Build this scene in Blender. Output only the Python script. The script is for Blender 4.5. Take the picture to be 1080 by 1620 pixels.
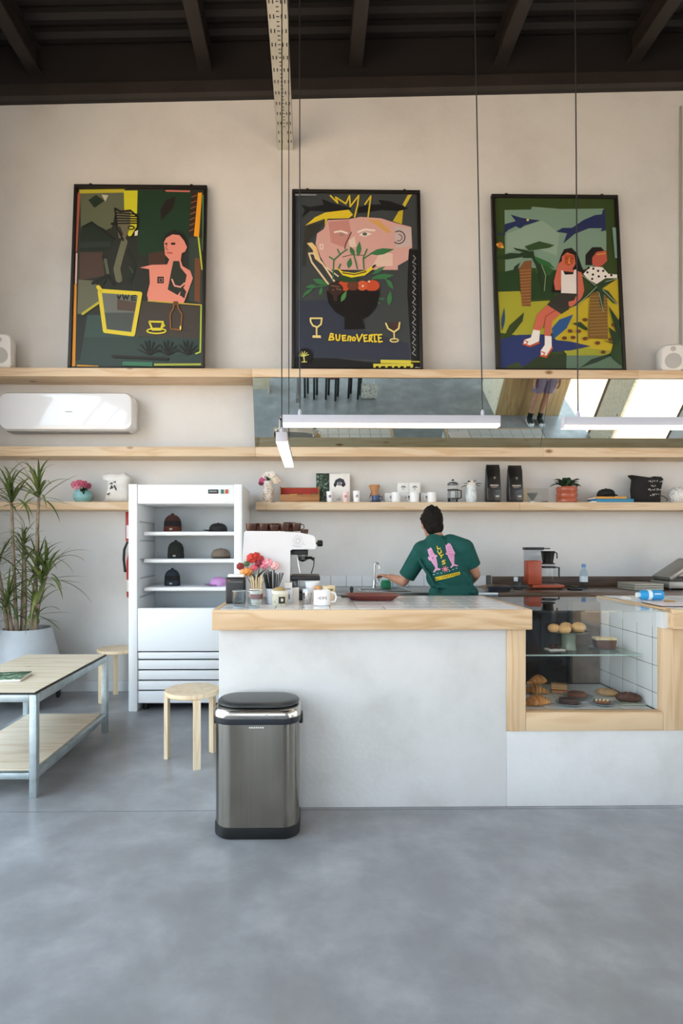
import bpy, bmesh, math, random
import numpy as np
from mathutils import Vector, Matrix
from mathutils.bvhtree import BVHTree
from mathutils.geometry import tessellate_polygon

for o in list(bpy.data.objects):
    bpy.data.objects.remove(o)
scene = bpy.context.scene
C = scene.collection
random.seed(7)
PI = math.pi
def R(a): return math.radians(a)

# ------------------------------------------------------------------ camera
FPX, CX, CY, YAW, H = 900.0, 502.0, 862.0, R(0.76), 1.40
cam_d = bpy.data.cameras.new('camera')
cam = bpy.data.objects.new('camera', cam_d)
C.objects.link(cam)
cam.location = (0, 0, H)
cam.rotation_euler = (PI / 2, 0, -YAW)
cam_d.sensor_fit = 'AUTO'
cam_d.sensor_width = 36
cam_d.lens = FPX / 1620 * 36
cam_d.shift_x = (540 - CX) / 1620
cam_d.shift_y = (CY - 810) / 1620
cam_d.clip_start = 0.02
scene.camera = cam
scene.cycles.transparent_max_bounces = 24

def ray(px, py):
    dx, dz = (px - CX) / FPX, (CY - py) / FPX
    s, c = math.sin(YAW), math.cos(YAW)
    return Vector((dx * c + s, c - dx * s, dz))
def at(px, py, Y):
    d = ray(px, py)
    return d * (Y / d.y) + Vector((0, 0, H))
def X(px, Y): return at(px, 862, Y).x
def Z(py, Y): return H + (CY - py) / FPX * Y
def yfloor(py, z=0.0): return (H - z) * FPX / (py - CY)

# ------------------------------------------------------------------ world, sun, exposure
w = bpy.data.worlds.new('world')
scene.world = w
w.use_nodes = True
bg = w.node_tree.nodes['Background']
bg.inputs[0].default_value = (0.72, 0.87, 1.0, 1)
bg.inputs[1].default_value = 2.35
sun_d = bpy.data.lights.new('sun', 'SUN')
sun_d.energy = 6.8
sun_d.angle = R(0.6)
sun_d.color = (1.0, 0.80, 0.65)
sun = bpy.data.objects.new('sun', sun_d)
C.objects.link(sun)
sun.location = (6, -6, 12)
sun.rotation_euler = Vector((-0.08, 0.15, -0.98)).to_track_quat('-Z', 'Y').to_euler()
scene.view_settings.view_transform = 'Standard'
scene.view_settings.look = 'None'
scene.view_settings.gamma = 1
scene.view_settings.use_curve_mapping = False
scene.view_settings.exposure = 1.18

# ------------------------------------------------------------------ materials
def lin(h):
    if not isinstance(h, str): return tuple(h) + ((1,) if len(h) == 3 else ())
    v = []
    for i in (0, 2, 4):
        c = int(h[i:i + 2], 16) / 255
        v.append(c / 12.92 if c <= .04045 else ((c + .055) / 1.055) ** 2.4)
    return (*v, 1)
MATS = {}
def base_mat(name):
    m = bpy.data.materials.new(name)
    m.use_nodes = True
    return m, m.node_tree.nodes, m.node_tree.links, m.node_tree.nodes['Principled BSDF']
def setp(b, rough=.5, metal=0, spec=.5, trans=0, coat=0):
    b.inputs['Roughness'].default_value = rough
    b.inputs['Metallic'].default_value = metal
    b.inputs['Specular IOR Level'].default_value = spec
    b.inputs['Transmission Weight'].default_value = trans
    b.inputs['Coat Weight'].default_value = coat
def mat(h, rough=.5, metal=0, spec=.5, coat=0):
    k = (h, rough, metal, spec, coat)
    if k in MATS: return MATS[k]
    m, n, l, b = base_mat('plain_' + h)
    b.inputs['Base Color'].default_value = lin(h)
    setp(b, rough, metal, spec, 0, coat)
    MATS[k] = m
    return m
def noisy(key, cols, scale=(4, 4, 4), detail=6, rough=.6, bump=0.0, bscale=30, metal=0, spec=.5, dist=0.0, rvar=0.0, stops=None, coat=0):
    """noise driven colour ramp in object space, with fine bump"""
    if key in MATS: return MATS[key]
    m, n, l, b = base_mat(key)
    setp(b, rough, metal, spec, 0, coat)
    tc = n.new('ShaderNodeTexCoord'); mp = n.new('ShaderNodeMapping')
    mp.inputs['Scale'].default_value = scale
    l.new(tc.outputs['Object'], mp.inputs[0])
    nz = n.new('ShaderNodeTexNoise'); nz.inputs['Scale'].default_value = 1
    nz.inputs['Detail'].default_value = detail; nz.inputs['Distortion'].default_value = dist
    nz.inputs['Roughness'].default_value = .6
    l.new(mp.outputs[0], nz.inputs['Vector'])
    cr = n.new('ShaderNodeValToRGB'); el = cr.color_ramp.elements
    stops = stops or [.3 + .4 * i / (len(cols) - 1) for i in range(len(cols))]
    el[0].position, el[0].color = stops[0], lin(cols[0])
    el[1].position, el[1].color = stops[-1], lin(cols[-1])
    for i in range(1, len(cols) - 1):
        e = el.new(stops[i]); e.color = lin(cols[i])
    l.new(nz.outputs['Fac'], cr.inputs[0]); l.new(cr.outputs[0], b.inputs['Base Color'])
    if rvar:
        mr = n.new('ShaderNodeMapRange')
        mr.inputs[1].default_value, mr.inputs[2].default_value = .3, .7
        mr.inputs[3].default_value, mr.inputs[4].default_value = rough - rvar, rough + rvar
        l.new(nz.outputs['Fac'], mr.inputs[0]); l.new(mr.outputs[0], b.inputs['Roughness'])
    if bump:
        n2 = n.new('ShaderNodeTexNoise'); n2.inputs['Scale'].default_value = bscale; n2.inputs['Detail'].default_value = 4
        l.new(tc.outputs['Object'], n2.inputs['Vector'])
        bp = n.new('ShaderNodeBump'); bp.inputs['Strength'].default_value = bump; bp.inputs['Distance'].default_value = .01
        l.new(n2.outputs['Fac'], bp.inputs['Height']); l.new(bp.outputs[0], b.inputs['Normal'])
    MATS[key] = m
    return m
def wood(key, axis, light='dcbe98', dark='cba67c', knots=True, rough=.55):
    if key in MATS: return MATS[key]
    m, n, l, b = base_mat(key)
    setp(b, rough)
    tc = n.new('ShaderNodeTexCoord'); mp = n.new('ShaderNodeMapping')
    sc = [9, 9, 9]; sc['xyz'.index(axis)] = .9
    mp.inputs['Scale'].default_value = sc
    l.new(tc.outputs['Object'], mp.inputs[0])
    nz = n.new('ShaderNodeTexNoise'); nz.inputs['Scale'].default_value = 1.3; nz.inputs['Detail'].default_value = 2
    nz.inputs['Distortion'].default_value = .6
    l.new(mp.outputs[0], nz.inputs['Vector'])
    mu = n.new('ShaderNodeMath'); mu.operation = 'MULTIPLY'; mu.inputs[1].default_value = 7
    fr = n.new('ShaderNodeMath'); fr.operation = 'PINGPONG'; fr.inputs[1].default_value = 1
    l.new(nz.outputs['Fac'], mu.inputs[0]); l.new(mu.outputs[0], fr.inputs[0])
    cr = n.new('ShaderNodeValToRGB'); el = cr.color_ramp.elements
    el[0].position, el[0].color = .0, lin(dark); el[1].position, el[1].color = .6, lin(light)
    l.new(fr.outputs[0], cr.inputs[0])
    out = cr.outputs[0]
    if knots:
        vo = n.new('ShaderNodeTexVoronoi'); vo.inputs['Scale'].default_value = 1.0
        m2 = n.new('ShaderNodeMapping'); s2 = [5, 5, 5]; s2['xyz'.index(axis)] = 2.6
        m2.inputs['Scale'].default_value = s2
        l.new(tc.outputs['Object'], m2.inputs[0]); l.new(m2.outputs[0], vo.inputs['Vector'])
        c2 = n.new('ShaderNodeValToRGB'); e2 = c2.color_ramp.elements
        e2[0].position, e2[0].color = .05, (1, 1, 1, 1); e2[1].position, e2[1].color = .13, (0, 0, 0, 1)
        l.new(vo.outputs['Distance'], c2.inputs[0])
        mx = n.new('ShaderNodeMix'); mx.data_type = 'RGBA'
        l.new(c2.outputs[0], mx.inputs[0]); l.new(out, mx.inputs[6]); mx.inputs[7].default_value = lin('8a5f3a')
        out = mx.outputs[2]
    l.new(out, b.inputs['Base Color'])
    MATS[key] = m
    return m
def glass(key='clear_glass', tint=(.93, .97, .95), ior=1.45, rough=0.0):
    if key in MATS: return MATS[key]
    m, n, l, b = base_mat(key)
    n.remove(b)
    tr = n.new('ShaderNodeBsdfTransparent'); tr.inputs[0].default_value = (*tint, 1)
    gl = n.new('ShaderNodeBsdfGlossy'); gl.inputs['Roughness'].default_value = rough
    fr = n.new('ShaderNodeFresnel'); fr.inputs[0].default_value = ior
    mx = n.new('ShaderNodeMixShader')
    ge = n.new('ShaderNodeNewGeometry'); iv = n.new('ShaderNodeMath'); iv.operation = 'SUBTRACT'; iv.inputs[0].default_value = 1
    ml = n.new('ShaderNodeMath'); ml.operation = 'MULTIPLY'
    l.new(ge.outputs['Backfacing'], iv.inputs[1]); l.new(iv.outputs[0], ml.inputs[0]); l.new(fr.outputs[0], ml.inputs[1])
    l.new(ml.outputs[0], mx.inputs[0]); l.new(tr.outputs[0], mx.inputs[1]); l.new(gl.outputs[0], mx.inputs[2])
    l.new(mx.outputs[0], n['Material Output'].inputs[0])
    MATS[key] = m
    return m
def emit(key, col, s):
    if key in MATS: return MATS[key]
    m, n, l, b = base_mat(key)
    b.inputs['Base Color'].default_value = lin(col)
    b.inputs['Emission Color'].default_value = lin(col)
    b.inputs['Emission Strength'].default_value = s
    MATS[key] = m
    return m

WHITE = mat('f0f0f0', .35); PAPER = mat('f2f0ea', .7); BLACK = mat('141414', .45); DARK = mat('26241f', .5)
CREAM = mat('efe9dc', .5); CHROME = mat('c8c8c8', .18, 1.0); STEELDK = mat('5c5e60', .35, 1.0)
PLASTER = noisy('wall_plaster', ['cfcdc9', 'd9d8d5', 'dedddb'], (1.3, 1.3, 1.3), 8, .85, .12, 45)
CPLASTER = noisy('counter_plaster', ['c9c6c2', 'd6d4d1', 'dddbd9'], (2.2, 2.2, 2.2), 8, .8, .2, 40)
CONCRETE = noisy('polished_concrete', ['898a8d', '8f9194', '999b9f', 'aeafb2'], (3.2, 3.2, 3.2), 9, .30, .03, 60, dist=.12, rvar=.0, stops=[.34, .45, .56, .74])
CEILM = noisy('dark_metal_roof', ['14100f', '1c1716'], (3, 3, 3), 4, .6)
JOISTM = noisy('dark_steel_joist', ['221d1b', '2e2826'], (3, 3, 3), 4, .55)
PINE_X = wood('pine_x', 'x'); PINE_Z = wood('pine_z', 'z'); PINE_Y = wood('pine_y', 'y')
SHELF = wood('shelf_pine', 'x', 'dec6a6', 'd1b28c', True)
PLY = wood('table_plywood', 'x', 'ecdfc8', 'decbad', True, .45)
BIRCH = wood('birch', 'z', 'ecd7b6', 'e2c69f', False, .45)
OAK = wood('oak', 'x', 'b07a4a', '8f5d35', False)
DKWOOD = wood('dark_wood', 'x', '5b4636', '42312a', False)
TILE = noisy('white_tile', ['dfe0e0', 'eaebeb'], (3, 3, 3), 2, .16)
GROUT = mat('6a6966', .9)
GALV = noisy('galvanised_steel', ['9aa5a8', 'b6c0c2', 'c4cccd'], (9, 9, 9), 5, .42, metal=.75)
STEEL = noisy('brushed_steel', ['938c82', '9b948a'], (300, 300, 3), 2, .17, metal=1.0)
GLASS = glass('clear_glass', (.985, .99, .985)); GGLASS = glass('shelf_glass', (.86, .93, .91), 1.7)
TOPGLASS = glass('case_top_glass', (.95, .97, .96), 1.6)

# ------------------------------------------------------------------ mesh builder
class MB:
    def __init__(self):
        self.v, self.f, self.m, self.mats = [], [], [], []
    def mi(self, m):
        if m not in self.mats: self.mats.append(m)
        return self.mats.index(m)
    def add(self, vs, fs, m, M=None):
        o = len(self.v); k = self.mi(m)
        for p in vs:
            p = Vector(p)
            self.v.append(M @ p if M else p)
        for f in fs:
            self.f.append([i + o for i in f]); self.m.append(k)
        return self
    def box(self, x0, x1, y0, y1, z0, z1, m, bev=0.0, seg=2, M=None):
        if bev <= 0:
            vs = [(x, y, z) for z in (z0, z1) for y in (y0, y1) for x in (x0, x1)]
            fs = [(0, 2, 3, 1), (4, 5, 7, 6), (0, 1, 5, 4), (2, 6, 7, 3), (0, 4, 6, 2), (1, 3, 7, 5)]
            return self.add(vs, fs, m, M)
        bm = bmesh.new()
        bmesh.ops.create_cube(bm, size=1)
        for v in bm.verts:
            v.co = Vector(((x0 + x1) / 2 + v.co.x * (x1 - x0), (y0 + y1) / 2 + v.co.y * (y1 - y0), (z0 + z1) / 2 + v.co.z * (z1 - z0)))
        bmesh.ops.bevel(bm, geom=list(bm.edges), offset=bev, segments=seg, affect='EDGES', profile=.5)
        bm.verts.index_update()
        vs = [v.co.copy() for v in bm.verts]; fs = [[v.index for v in f.verts] for f in bm.faces]
        bm.free()
        return self.add(vs, fs, m, M)
    def lathe(self, prof, m, n=24, c=(0, 0, 0), M=None, sx=1, sy=1):
        vs, fs = [], []
        for r, z in prof:
            for i in range(n):
                a = 2 * PI * i / n
                vs.append((c[0] + r * sx * math.cos(a), c[1] + r * sy * math.sin(a), c[2] + z))
        for j in range(len(prof) - 1):
            for i in range(n):
                a, b = j * n + i, j * n + (i + 1) % n
                fs.append((a, b, b + n, a + n))
        if prof[0][0] > 1e-6: fs.append(list(range(n))[::-1])
        if prof[-1][0] > 1e-6: fs.append([(len(prof) - 1) * n + i for i in range(n)])
        return self.add(vs, fs, m, M)
    def tube(self, pts, r, m, n=10, caps=True, M=None, flat=None):
        pts = [Vector(p) for p in pts]
        rs = r if isinstance(r, (list, tuple)) else [r] * len(pts)
        vs, fs = [], []
        t0 = (pts[1] - pts[0]).normalized()
        up = Vector((0, 0, 1)) if abs(t0.z) < .9 else Vector((1, 0, 0))
        u = t0.cross(up).normalized()
        for k, p in enumerate(pts):
            t = (pts[min(k + 1, len(pts) - 1)] - pts[max(k - 1, 0)]).normalized()
            u = (u - t * u.dot(t)).normalized(); v = t.cross(u)
            for i in range(n):
                a = 2 * PI * i / n
                fx = flat if flat else 1
                vs.append(p + (u * math.cos(a) + v * math.sin(a) * fx) * rs[k])
        for k in range(len(pts) - 1):
            for i in range(n):
                a, b = k * n + i, k * n + (i + 1) % n
                fs.append((a, b, b + n, a + n))
        if caps:
            fs.append(list(range(n))[::-1]); fs.append([(len(pts) - 1) * n + i for i in range(n)])
        return self.add(vs, fs, m, M)
    def ell(self, c, r, m, nu=16, nv=10, M=None):
        if not isinstance(r, (tuple, list)): r = (r, r, r)
        vs = [(0, 0, -1)]; fs = []
        for j in range(1, nv):
            t = -PI / 2 + PI * j / nv
            for i in range(nu):
                a = 2 * PI * i / nu
                vs.append((math.cos(t) * math.cos(a), math.cos(t) * math.sin(a), math.sin(t)))
        vs.append((0, 0, 1)); L = len(vs) - 1
        for i in range(nu):
            fs.append((0, 1 + (i + 1) % nu, 1 + i))
            fs.append((L, L - nu + i, L - nu + (i + 1) % nu))
        for j in range(nv - 2):
            for i in range(nu):
                a, b = 1 + j * nu + i, 1 + j * nu + (i + 1) % nu
                fs.append((a, b, b + nu, a + nu))
        vs = [Vector((x * r[0], y * r[1], z * r[2])) for x, y, z in vs]
        T = Matrix.Translation(Vector(c))
        return self.add(vs, fs, m, T @ M if M else T)
    def prism(self, poly, d0, d1, m, axis='y', M=None):
        """poly in the two other axes (x,z for y; x,y for z; y,z for x), extruded d0..d1"""
        def mk(p, d):
            return {'y': (p[0], d, p[1]), 'z': (p[0], p[1], d), 'x': (d, p[0], p[1])}[axis]
        n = len(poly)
        vs = [mk(p, d0) for p in poly] + [mk(p, d1) for p in poly]
        tri = tessellate_polygon([[Vector((p[0], p[1], 0)) for p in poly]])
        fs = [tuple(t) for t in tri] + [tuple(i + n for i in reversed(t)) for t in tri]
        fs += [(i, (i + 1) % n, (i + 1) % n + n, i + n) for i in range(n)]
        return self.add(vs, fs, m, M)
    def text(self, body, size, m, M, depth=.0008):
        cu = bpy.data.curves.new('t', 'FONT'); cu.body = body; cu.size = size; cu.extrude = depth
        cu.align_x = 'CENTER'; cu.resolution_u = 3
        o = bpy.data.objects.new('t', cu); me = o.to_mesh()
        self.add([v.co.copy() for v in me.vertices], [list(p.vertices) for p in me.polygons], m, M)
        o.to_mesh_clear(); bpy.data.objects.remove(o); bpy.data.curves.remove(cu)
        return self
    def mesh(self, name, smooth=True, angle=40):
        me = bpy.data.meshes.new(name)
        me.from_pydata([tuple(v) for v in self.v], [], self.f)
        for m in self.mats: me.materials.append(m)
        me.polygons.foreach_set('material_index', self.m)
        bm = bmesh.new(); bm.from_mesh(me); bmesh.ops.recalc_face_normals(bm, faces=bm.faces); bm.to_mesh(me); bm.free()
        if smooth:
            me.polygons.foreach_set('use_smooth', [True] * len(me.polygons))
            me.set_sharp_from_angle(angle=R(angle))
        return me
    def build(self, name, parent=None, smooth=True, angle=40, loc=None):
        return obj(name, self.mesh(name, smooth, angle), parent, loc)
def obj(name, me, parent=None, loc=None):
    o = bpy.data.objects.new(name, me); C.objects.link(o)
    if parent: o.parent = parent
    if loc is not None: o.location = loc
    return o
def tag(o, label, cat=None, group=None, kind=None):
    o['label'] = label
    if cat: o['category'] = cat
    if group: o['group'] = group
    if kind: o['kind'] = kind
    return o
def thing(name, label, cat, loc, rz=0, group=None):
    o = bpy.data.objects.new(name, None); C.objects.link(o)
    o.empty_display_size = .1
    o.location = loc; o.rotation_euler = (0, 0, rz)
    return tag(o, label, cat, group)
def copy_tree(o, parent=None):
    c = o.copy(); C.objects.link(c); c.parent = parent
    for ch in list(o.children): copy_tree(ch, c)
    return c
def struct(o, label, cat='structure'):
    o['kind'] = 'structure'; o['label'] = label; o['category'] = cat
    return o
def rrect(w, d, r, n=6):
    """rounded rectangle polygon about the origin"""
    p = []
    for sx, sy, a0 in ((1, 1, 0), (-1, 1, 90), (-1, -1, 180), (1, -1, 270)):
        for i in range(n + 1):
            a = R(a0 + 90 * i / n)
            p.append((sx * (w / 2 - r) + r * math.cos(a), sy * (d / 2 - r) + r * math.sin(a)))
    return p
def loft(mb, rings, m, cap0=True, cap1=True):
    n = len(rings[0]); vs = [p for r in rings for p in r]; fs = []
    for j in range(len(rings) - 1):
        for i in range(n):
            a, b = j * n + i, j * n + (i + 1) % n
            fs.append((a, b, b + n, a + n))
    if cap0: fs.append(list(range(n))[::-1])
    if cap1: fs.append([(len(rings) - 1) * n + i for i in range(n)])
    return mb.add(vs, fs, m)
def TR(x=0, y=0, z=0, rx=0, ry=0, rz=0):
    return Matrix.Translation((x, y, z)) @ Matrix.Rotation(rz, 4, 'Z') @ Matrix.Rotation(ry, 4, 'Y') @ Matrix.Rotation(rx, 4, 'X')

# ------------------------------------------------------------------ the setting
YW = 5.48                      # back wall plane
XL, XR, YB = -3.10, 4.90, -7.0
def roofz(x): return 5.60 + 0.032 * (x + 3.0)      # underside of the wall-top beam: the roof climbs to the right
ZR = 6.6

mb = MB(); mb.box(-60, 60, -60, 60, -.30, -.22, noisy('outdoor_paving', ['b9a48a', 'c7b49a'], (.4, .4, .4), 4, .9))
struct(mb.build('ground'), 'pale paved ground outside the building', 'ground')
floor = MB().box(XL - .2, XR + .2, YB - .2, YW + .2, -.12, -.012, GROUT).build('floor')
struct(floor, 'polished grey concrete floor of the cafe', 'floor')
for x0, x1, y0, y1 in ((XL - .2, XR + .2, YB - .2, 3.0), (XL - .2, XR + .2, 3.006, YW + .2)):
    MB().box(x0, x1, y0, y1, -.03, 0, CONCRETE).build('floor_slab', floor)
wb = MB().box(XL - .2, XR + .2, YW, YW + .2, -.1, ZR, PLASTER).build('wall_back')
struct(wb, 'tall white plastered wall behind the counter', 'wall')
# side walls and the wall behind the viewer with large openings
mb = MB()
mb.box(XL - .2, XL, 4.1, YW, -.1, ZR, PLASTER).box(XL - .2, XL, YB, -5.6, -.1, ZR, PLASTER)
mb.box(XL - .2, XL, -5.6, 4.1, 4.8, ZR, PLASTER)
struct(mb.build('wall_left'), 'white plastered left wall with a wide tall opening', 'wall')
mb = MB()
mb.box(XR, XR + .2, 3.4, YW, -.1, ZR, PLASTER).box(XR, XR + .2, YB, -4.5, -.1, ZR, PLASTER)
mb.box(XR, XR + .2, -4.5, 3.4, 2.5, ZR, PLASTER)
struct(mb.build('wall_right'), 'white plastered right wall with a wide doorway', 'wall')
mb = MB()
mb.box(XL, -2.5, YB - .2, YB, -.1, ZR, PLASTER).box(2.3, XR, YB - .2, YB, -.1, ZR, PLASTER)
mb.box(-2.5, 2.3, YB - .2, YB, 3.2, ZR, PLASTER)
struct(mb.build('wall_front'), 'white wall behind the viewer with a glazed front', 'wall')
def frame_window(name, label, horiz, a0, a1, z1, c, n):
    e = thing(name, label, 'window', (0, 0, 0)); e['kind'] = 'structure'
    mm = DKWOOD
    for i in range(n + 1):
        p = a0 + (a1 - a0) * i / n
        mb = MB()
        if horiz: mb.box(p - .04, p + .04, c - .05, c + .05, 0, z1, mm, .005)
        else: mb.box(c - .05, c + .05, p - .04, p + .04, 0, z1, mm, .005)
        mb.build('window_post', e)
    for z in (z1 - .04, 2.4):
        mb = MB()
        if horiz: mb.box(a0, a1, c - .045, c + .045, z - .04, z + .04, mm, .005)
        else: mb.box(c - .045, c + .045, a0, a1, z - .04, z + .04, mm, .005)
        mb.build('window_rail', e)
    return e
frame_window('window_1', 'wide timber framed opening in the left wall', False, -5.6, 4.1, 4.8, XL - .1, 4)
frame_window('window_2', 'timber framed shopfront behind the viewer', True, -2.5, 2.3, 3.2, YB - .1, 3)
e = thing('door_1', 'wide doorway in the right wall with folding plywood leaf', 'door', (0, 0, 0)); e['kind'] = 'structure'
for y in (-4.46, -1.0, 1.38, 3.36):
    MB().box(XR + .03, XR + .15, y - .05, y + .05, 0, 2.5, DKWOOD, .005).build('door_post', e)
MB().box(XR - .02, XR + .03, 1.5, 2.16, .01, 2.45, PLY, .004).build('door_leaf', e)
struct(MB().box(XL, XL + .012, 4.1, YW, 0, .09, WHITE).build('baseboard_left'), 'low white skirting on the left wall', 'baseboard')
struct(MB().box(XL + .012, -.3, YW - .014, YW, 0, .10, mat('d9dcdd', .6)).build('baseboard_back'), 'low white skirting along the back wall', 'baseboard')

# roof: corrugated dark sheet, joists, wall-top beam
ce = thing('ceiling', 'dark brown corrugated metal roof on steel joists', 'ceiling', (0, 0, 0)); ce['kind'] = 'structure'
def slope(x): return 0.032 * (x + 3.0)
mb = MB()
ny = int((YW - YB + .4) / .095)
vs, fs = [], []
for j in range(ny * 2 + 1):
    y = YB - .2 + j * .0475
    for x in (XL - .3, XR + .3):
        vs.append((x, y, 6.10 + slope(x) + (.022 if (j // 2) % 2 else 0)))
for j in range(ny * 2):
    fs.append((2 * j, 2 * j + 1, 2 * j + 3, 2 * j + 2))
mb.add(vs, fs, CEILM)
o = mb.build('roof_sheet', ce, smooth=False)
mb = MB().box(XL - .3, XR + .3, YB - .3, YW + .3, 6.55, 6.6, CEILM); mb.build('roof_deck', ce)
for px in (-10, 300, 573, 836, 1078, -330, 1330):
    xj = X(px, 4.72)
    z0 = 5.84 + slope(xj)
    mb = MB()
    mb.box(xj - .055, xj + .055, YB, YW - .03, z0, z0 + .012, JOISTM)
    mb.box(xj - .012, xj + .012, YB, YW - .03, z0 + .012, z0 + .25, JOISTM)
    mb.box(xj - .055, xj + .055, YB, YW - .03, z0 + .25, z0 + .262, JOISTM)
    mb.tube([(xj - .054, YB, z0 + .012), (xj - .054, YW - .03, z0 + .012)], .012, JOISTM, 6)
    mb.tube([(xj + .054, YB, z0 + .012), (xj + .054, YW - .03, z0 + .012)], .012, JOISTM, 6)
    mb.build('joist', ce)
vs = []
for y in (YW - .03, YW + .001):
    for x in (XL, XR):
        vs += [(x, y, roofz(x)), (x, y, roofz(x) + .55)]
MB().add([(XL, YW - .05, roofz(XL)), (XR, YW - .05, roofz(XR)), (XR, YW - .05, roofz(XR) + .6), (XL, YW - .05, roofz(XL) + .6),
          (XL, YW, roofz(XL)), (XR, YW, roofz(XR)), (XR, YW, roofz(XR) + .6), (XL, YW, roofz(XL) + .6)],
         [(0, 1, 2, 3), (4, 7, 6, 5), (0, 4, 5, 1), (3, 2, 6, 7), (0, 3, 7, 4), (1, 5, 6, 2)], CEILM).build('wall_beam', ce)
MB().add([(XL, YW - .11, roofz(XL)), (XR, YW - .11, roofz(XR)), (XR, YW - .11, roofz(XR) + .11), (XL, YW - .11, roofz(XL) + .11),
          (XL, YW - .05, roofz(XL)), (XR, YW - .05, roofz(XR)), (XR, YW - .05, roofz(XR) + .11), (XL, YW - .05, roofz(XL) + .11)],
         [(0, 1, 2, 3), (4, 7, 6, 5), (0, 4, 5, 1), (3, 2, 6, 7), (0, 3, 7, 4), (1, 5, 6, 2)], JOISTM).build('beam_flange', ce)

# perforated cable tray under the roof
tx0, tx1, tz = X(440, YW), X(464, YW), 5.20
tr = thing('cable_tray', 'pale galvanised perforated cable tray hanging under the dark roof', 'cable tray', (0, 0, 0))
mb = MB()
GT = noisy('tray_zinc', ['c2bfb2', 'd2cfc2'], (6, 6, 6), 3, .5, metal=.1)
mb.box(tx0, tx1, YB + .2, YW, tz, tz + .003, GT)
mb.box(tx0, tx0 + .002, YB + .2, YW, tz, tz + .06, GT).box(tx1 - .002, tx1, YB + .2, YW, tz, tz + .06, GT)
mb.build('tray', tr)
tw = tx1 - tx0
mb = MB(); y = YW - .12; k = 0
while y > 2.8:
    for fx in (.12, .30, .68, .88):
        xx = tx0 + tw * fx
        mb.box(xx - .004, xx + .004, y - .016, y + .016, tz - .0015, tz + .0005, BLACK)
    if y < YW - .3:
        for q in (-.04, 0, .04):
            mb.box(tx0 + tw * .43, tx0 + tw * .57, y + q - .003, y + q + .003, tz - .0015, tz + .0005, BLACK)
    y -= .115; k += 1
mb.build('slots', tr)['kind'] = 'stuff'
for y in (4.6, 3.2, 1.4, -1, -4):
    MB().tube([(tx0 + .01, y, tz + .05), (tx0 + .01, y, 6.12)], .004, STEELDK, 6).build('hanger', tr)

# conduit at right end of the wall
o = MB().tube([(X(1075, YW), YW - .012, 3.02), (X(1075, YW), YW - .012, 5.65)], .011, mat('9c9a92', .5), 8).build('conduit')
tag(o, 'thin grey conduit running up the back wall beyond the palm painting', 'pipe')

# ------------------------------------------------------------------ wall shelves and mirror
YS = 5.20
Z1t, Z1b = 3.010, 2.932
Z2t, Z2b = 2.295, 2.208
Z3t, Z3b = 1.793, 1.720
def shelf(name, label, xs, z0, z1):
    e = thing(name, label, 'shelf', ((xs[0] + xs[-1]) / 2, YW, z0), 0, None)
    cx = (xs[0] + xs[-1]) / 2
    for a, b in zip(xs[:-1], xs[1:]):
        MB().box(a - cx + .0008, b - cx - .0008, YS - YW, -.001, 0, z1 - z0, SHELF, .003).build('board', e)
    return e
shelf('pine_shelf', 'topmost long pine shelf carrying the three paintings', [XL, X(398, YS), X(1010, YS), 4.4], Z1b, Z1t)
shelf('pine_shelf', 'middle long pine shelf holding the tilted mirror', [XL, X(404, YS), X(860, YS), 4.4], Z2b, Z2t)
shelf('pine_shelf', 'short pine shelf behind the palm-like plant and white fridge', [XL, -1.56], Z3b, Z3t)
shelf('pine_shelf', 'lowest right pine shelf with mugs, coffee bags and vases', [X(404, YS), X(421, YS), X(822, YS), 4.4], Z3b, Z3t)
th = R(21.5)
e = thing('mirror', 'long frameless mirror tilted forward between the two upper shelves', 'mirror', (0, 5.452, Z2t + .002))
e.rotation_euler = (th, 0, 0)
MIR = mat('ccd3cd', .015, 1.0)
L = (Z1b - Z2t - .006) / math.cos(th)
xm0 = X(402, 5.35)
xm1 = X(860, 5.35)
for a, b in ((xm0, xm1 - .001), (xm1 + .001, 4.3)):
    m_ = MB().box(a, b, -.004, 0, 0, L, mat('3c4a46', .4)).build('mirror_back', e)
    MB().add([(a + .001, -.0042, .001), (b - .001, -.0042, .001), (b - .001, -.0042, L - .001), (a + .001, -.0042, L - .001)], [(0, 1, 2, 3)], MIR).build('silvered_pane', e)

# ------------------------------------------------------------------ service counter with pastry case
YT, YC, YCB = 2.985, 3.03, 3.80
ZT, ZTB = Z(965, YT), Z(997, YT)
xa, xt0, xt1 = X(346, YC), X(335, YT), X(842, YT)
xp0, xc0, xc1 = X(801, YC), X(831, YC), X(1048, YC)
XE = 3.3
zs0, zs1 = Z(1158, YC), Z(1128, YC)
ctr = thing('service_counter', 'white plastered service counter with pine edging and built-in pastry case', 'counter', (0, 0, 0))
MB().box(xa, xp0, YC, YCB - .05, 0, ZTB, CPLASTER, .004).build('plaster_body', ctr)
MB().box(xp0, XE, YC, YCB - .05, 0, zs0, CPLASTER, .004).build('plaster_plinth', ctr)
MB().box(xc1 + .11, XE, YC, YCB - .05, zs0, ZTB, CPLASTER, .004).build('plaster_body', ctr)
def rail(name, *a, m=PINE_X, bev=.004):
    return MB().box(*a, m, bev).build(name, ctr)
rail('edge_board', xt0, xt1, YT, YT + .03, ZTB, ZT)
rail('edge_board', xt0, xt0 + .03, YT + .031, YCB, ZTB, ZT, m=PINE_Y)
rail('edge_board', xt1 - .03, xt1, YT + .031, YCB, ZTB, ZT, m=PINE_Y)
rail('edge_board', xt0, xt1, YCB + .001, YCB + .02, ZTB, ZT)
MB().box(xt0 + .03, xt1 - .03, YT + .03, YCB, ZTB, ZT - .0004, GROUT).build('top_bed', ctr)
rail('case_post', xp0, xc0, YC - .006, YC + .055, zs0, ZTB - .001, m=PINE_Z)
rail('case_post', xc1, xc1 + .11, YC - .006, YC + .055, zs0, ZTB - .001, m=PINE_Z)
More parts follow.
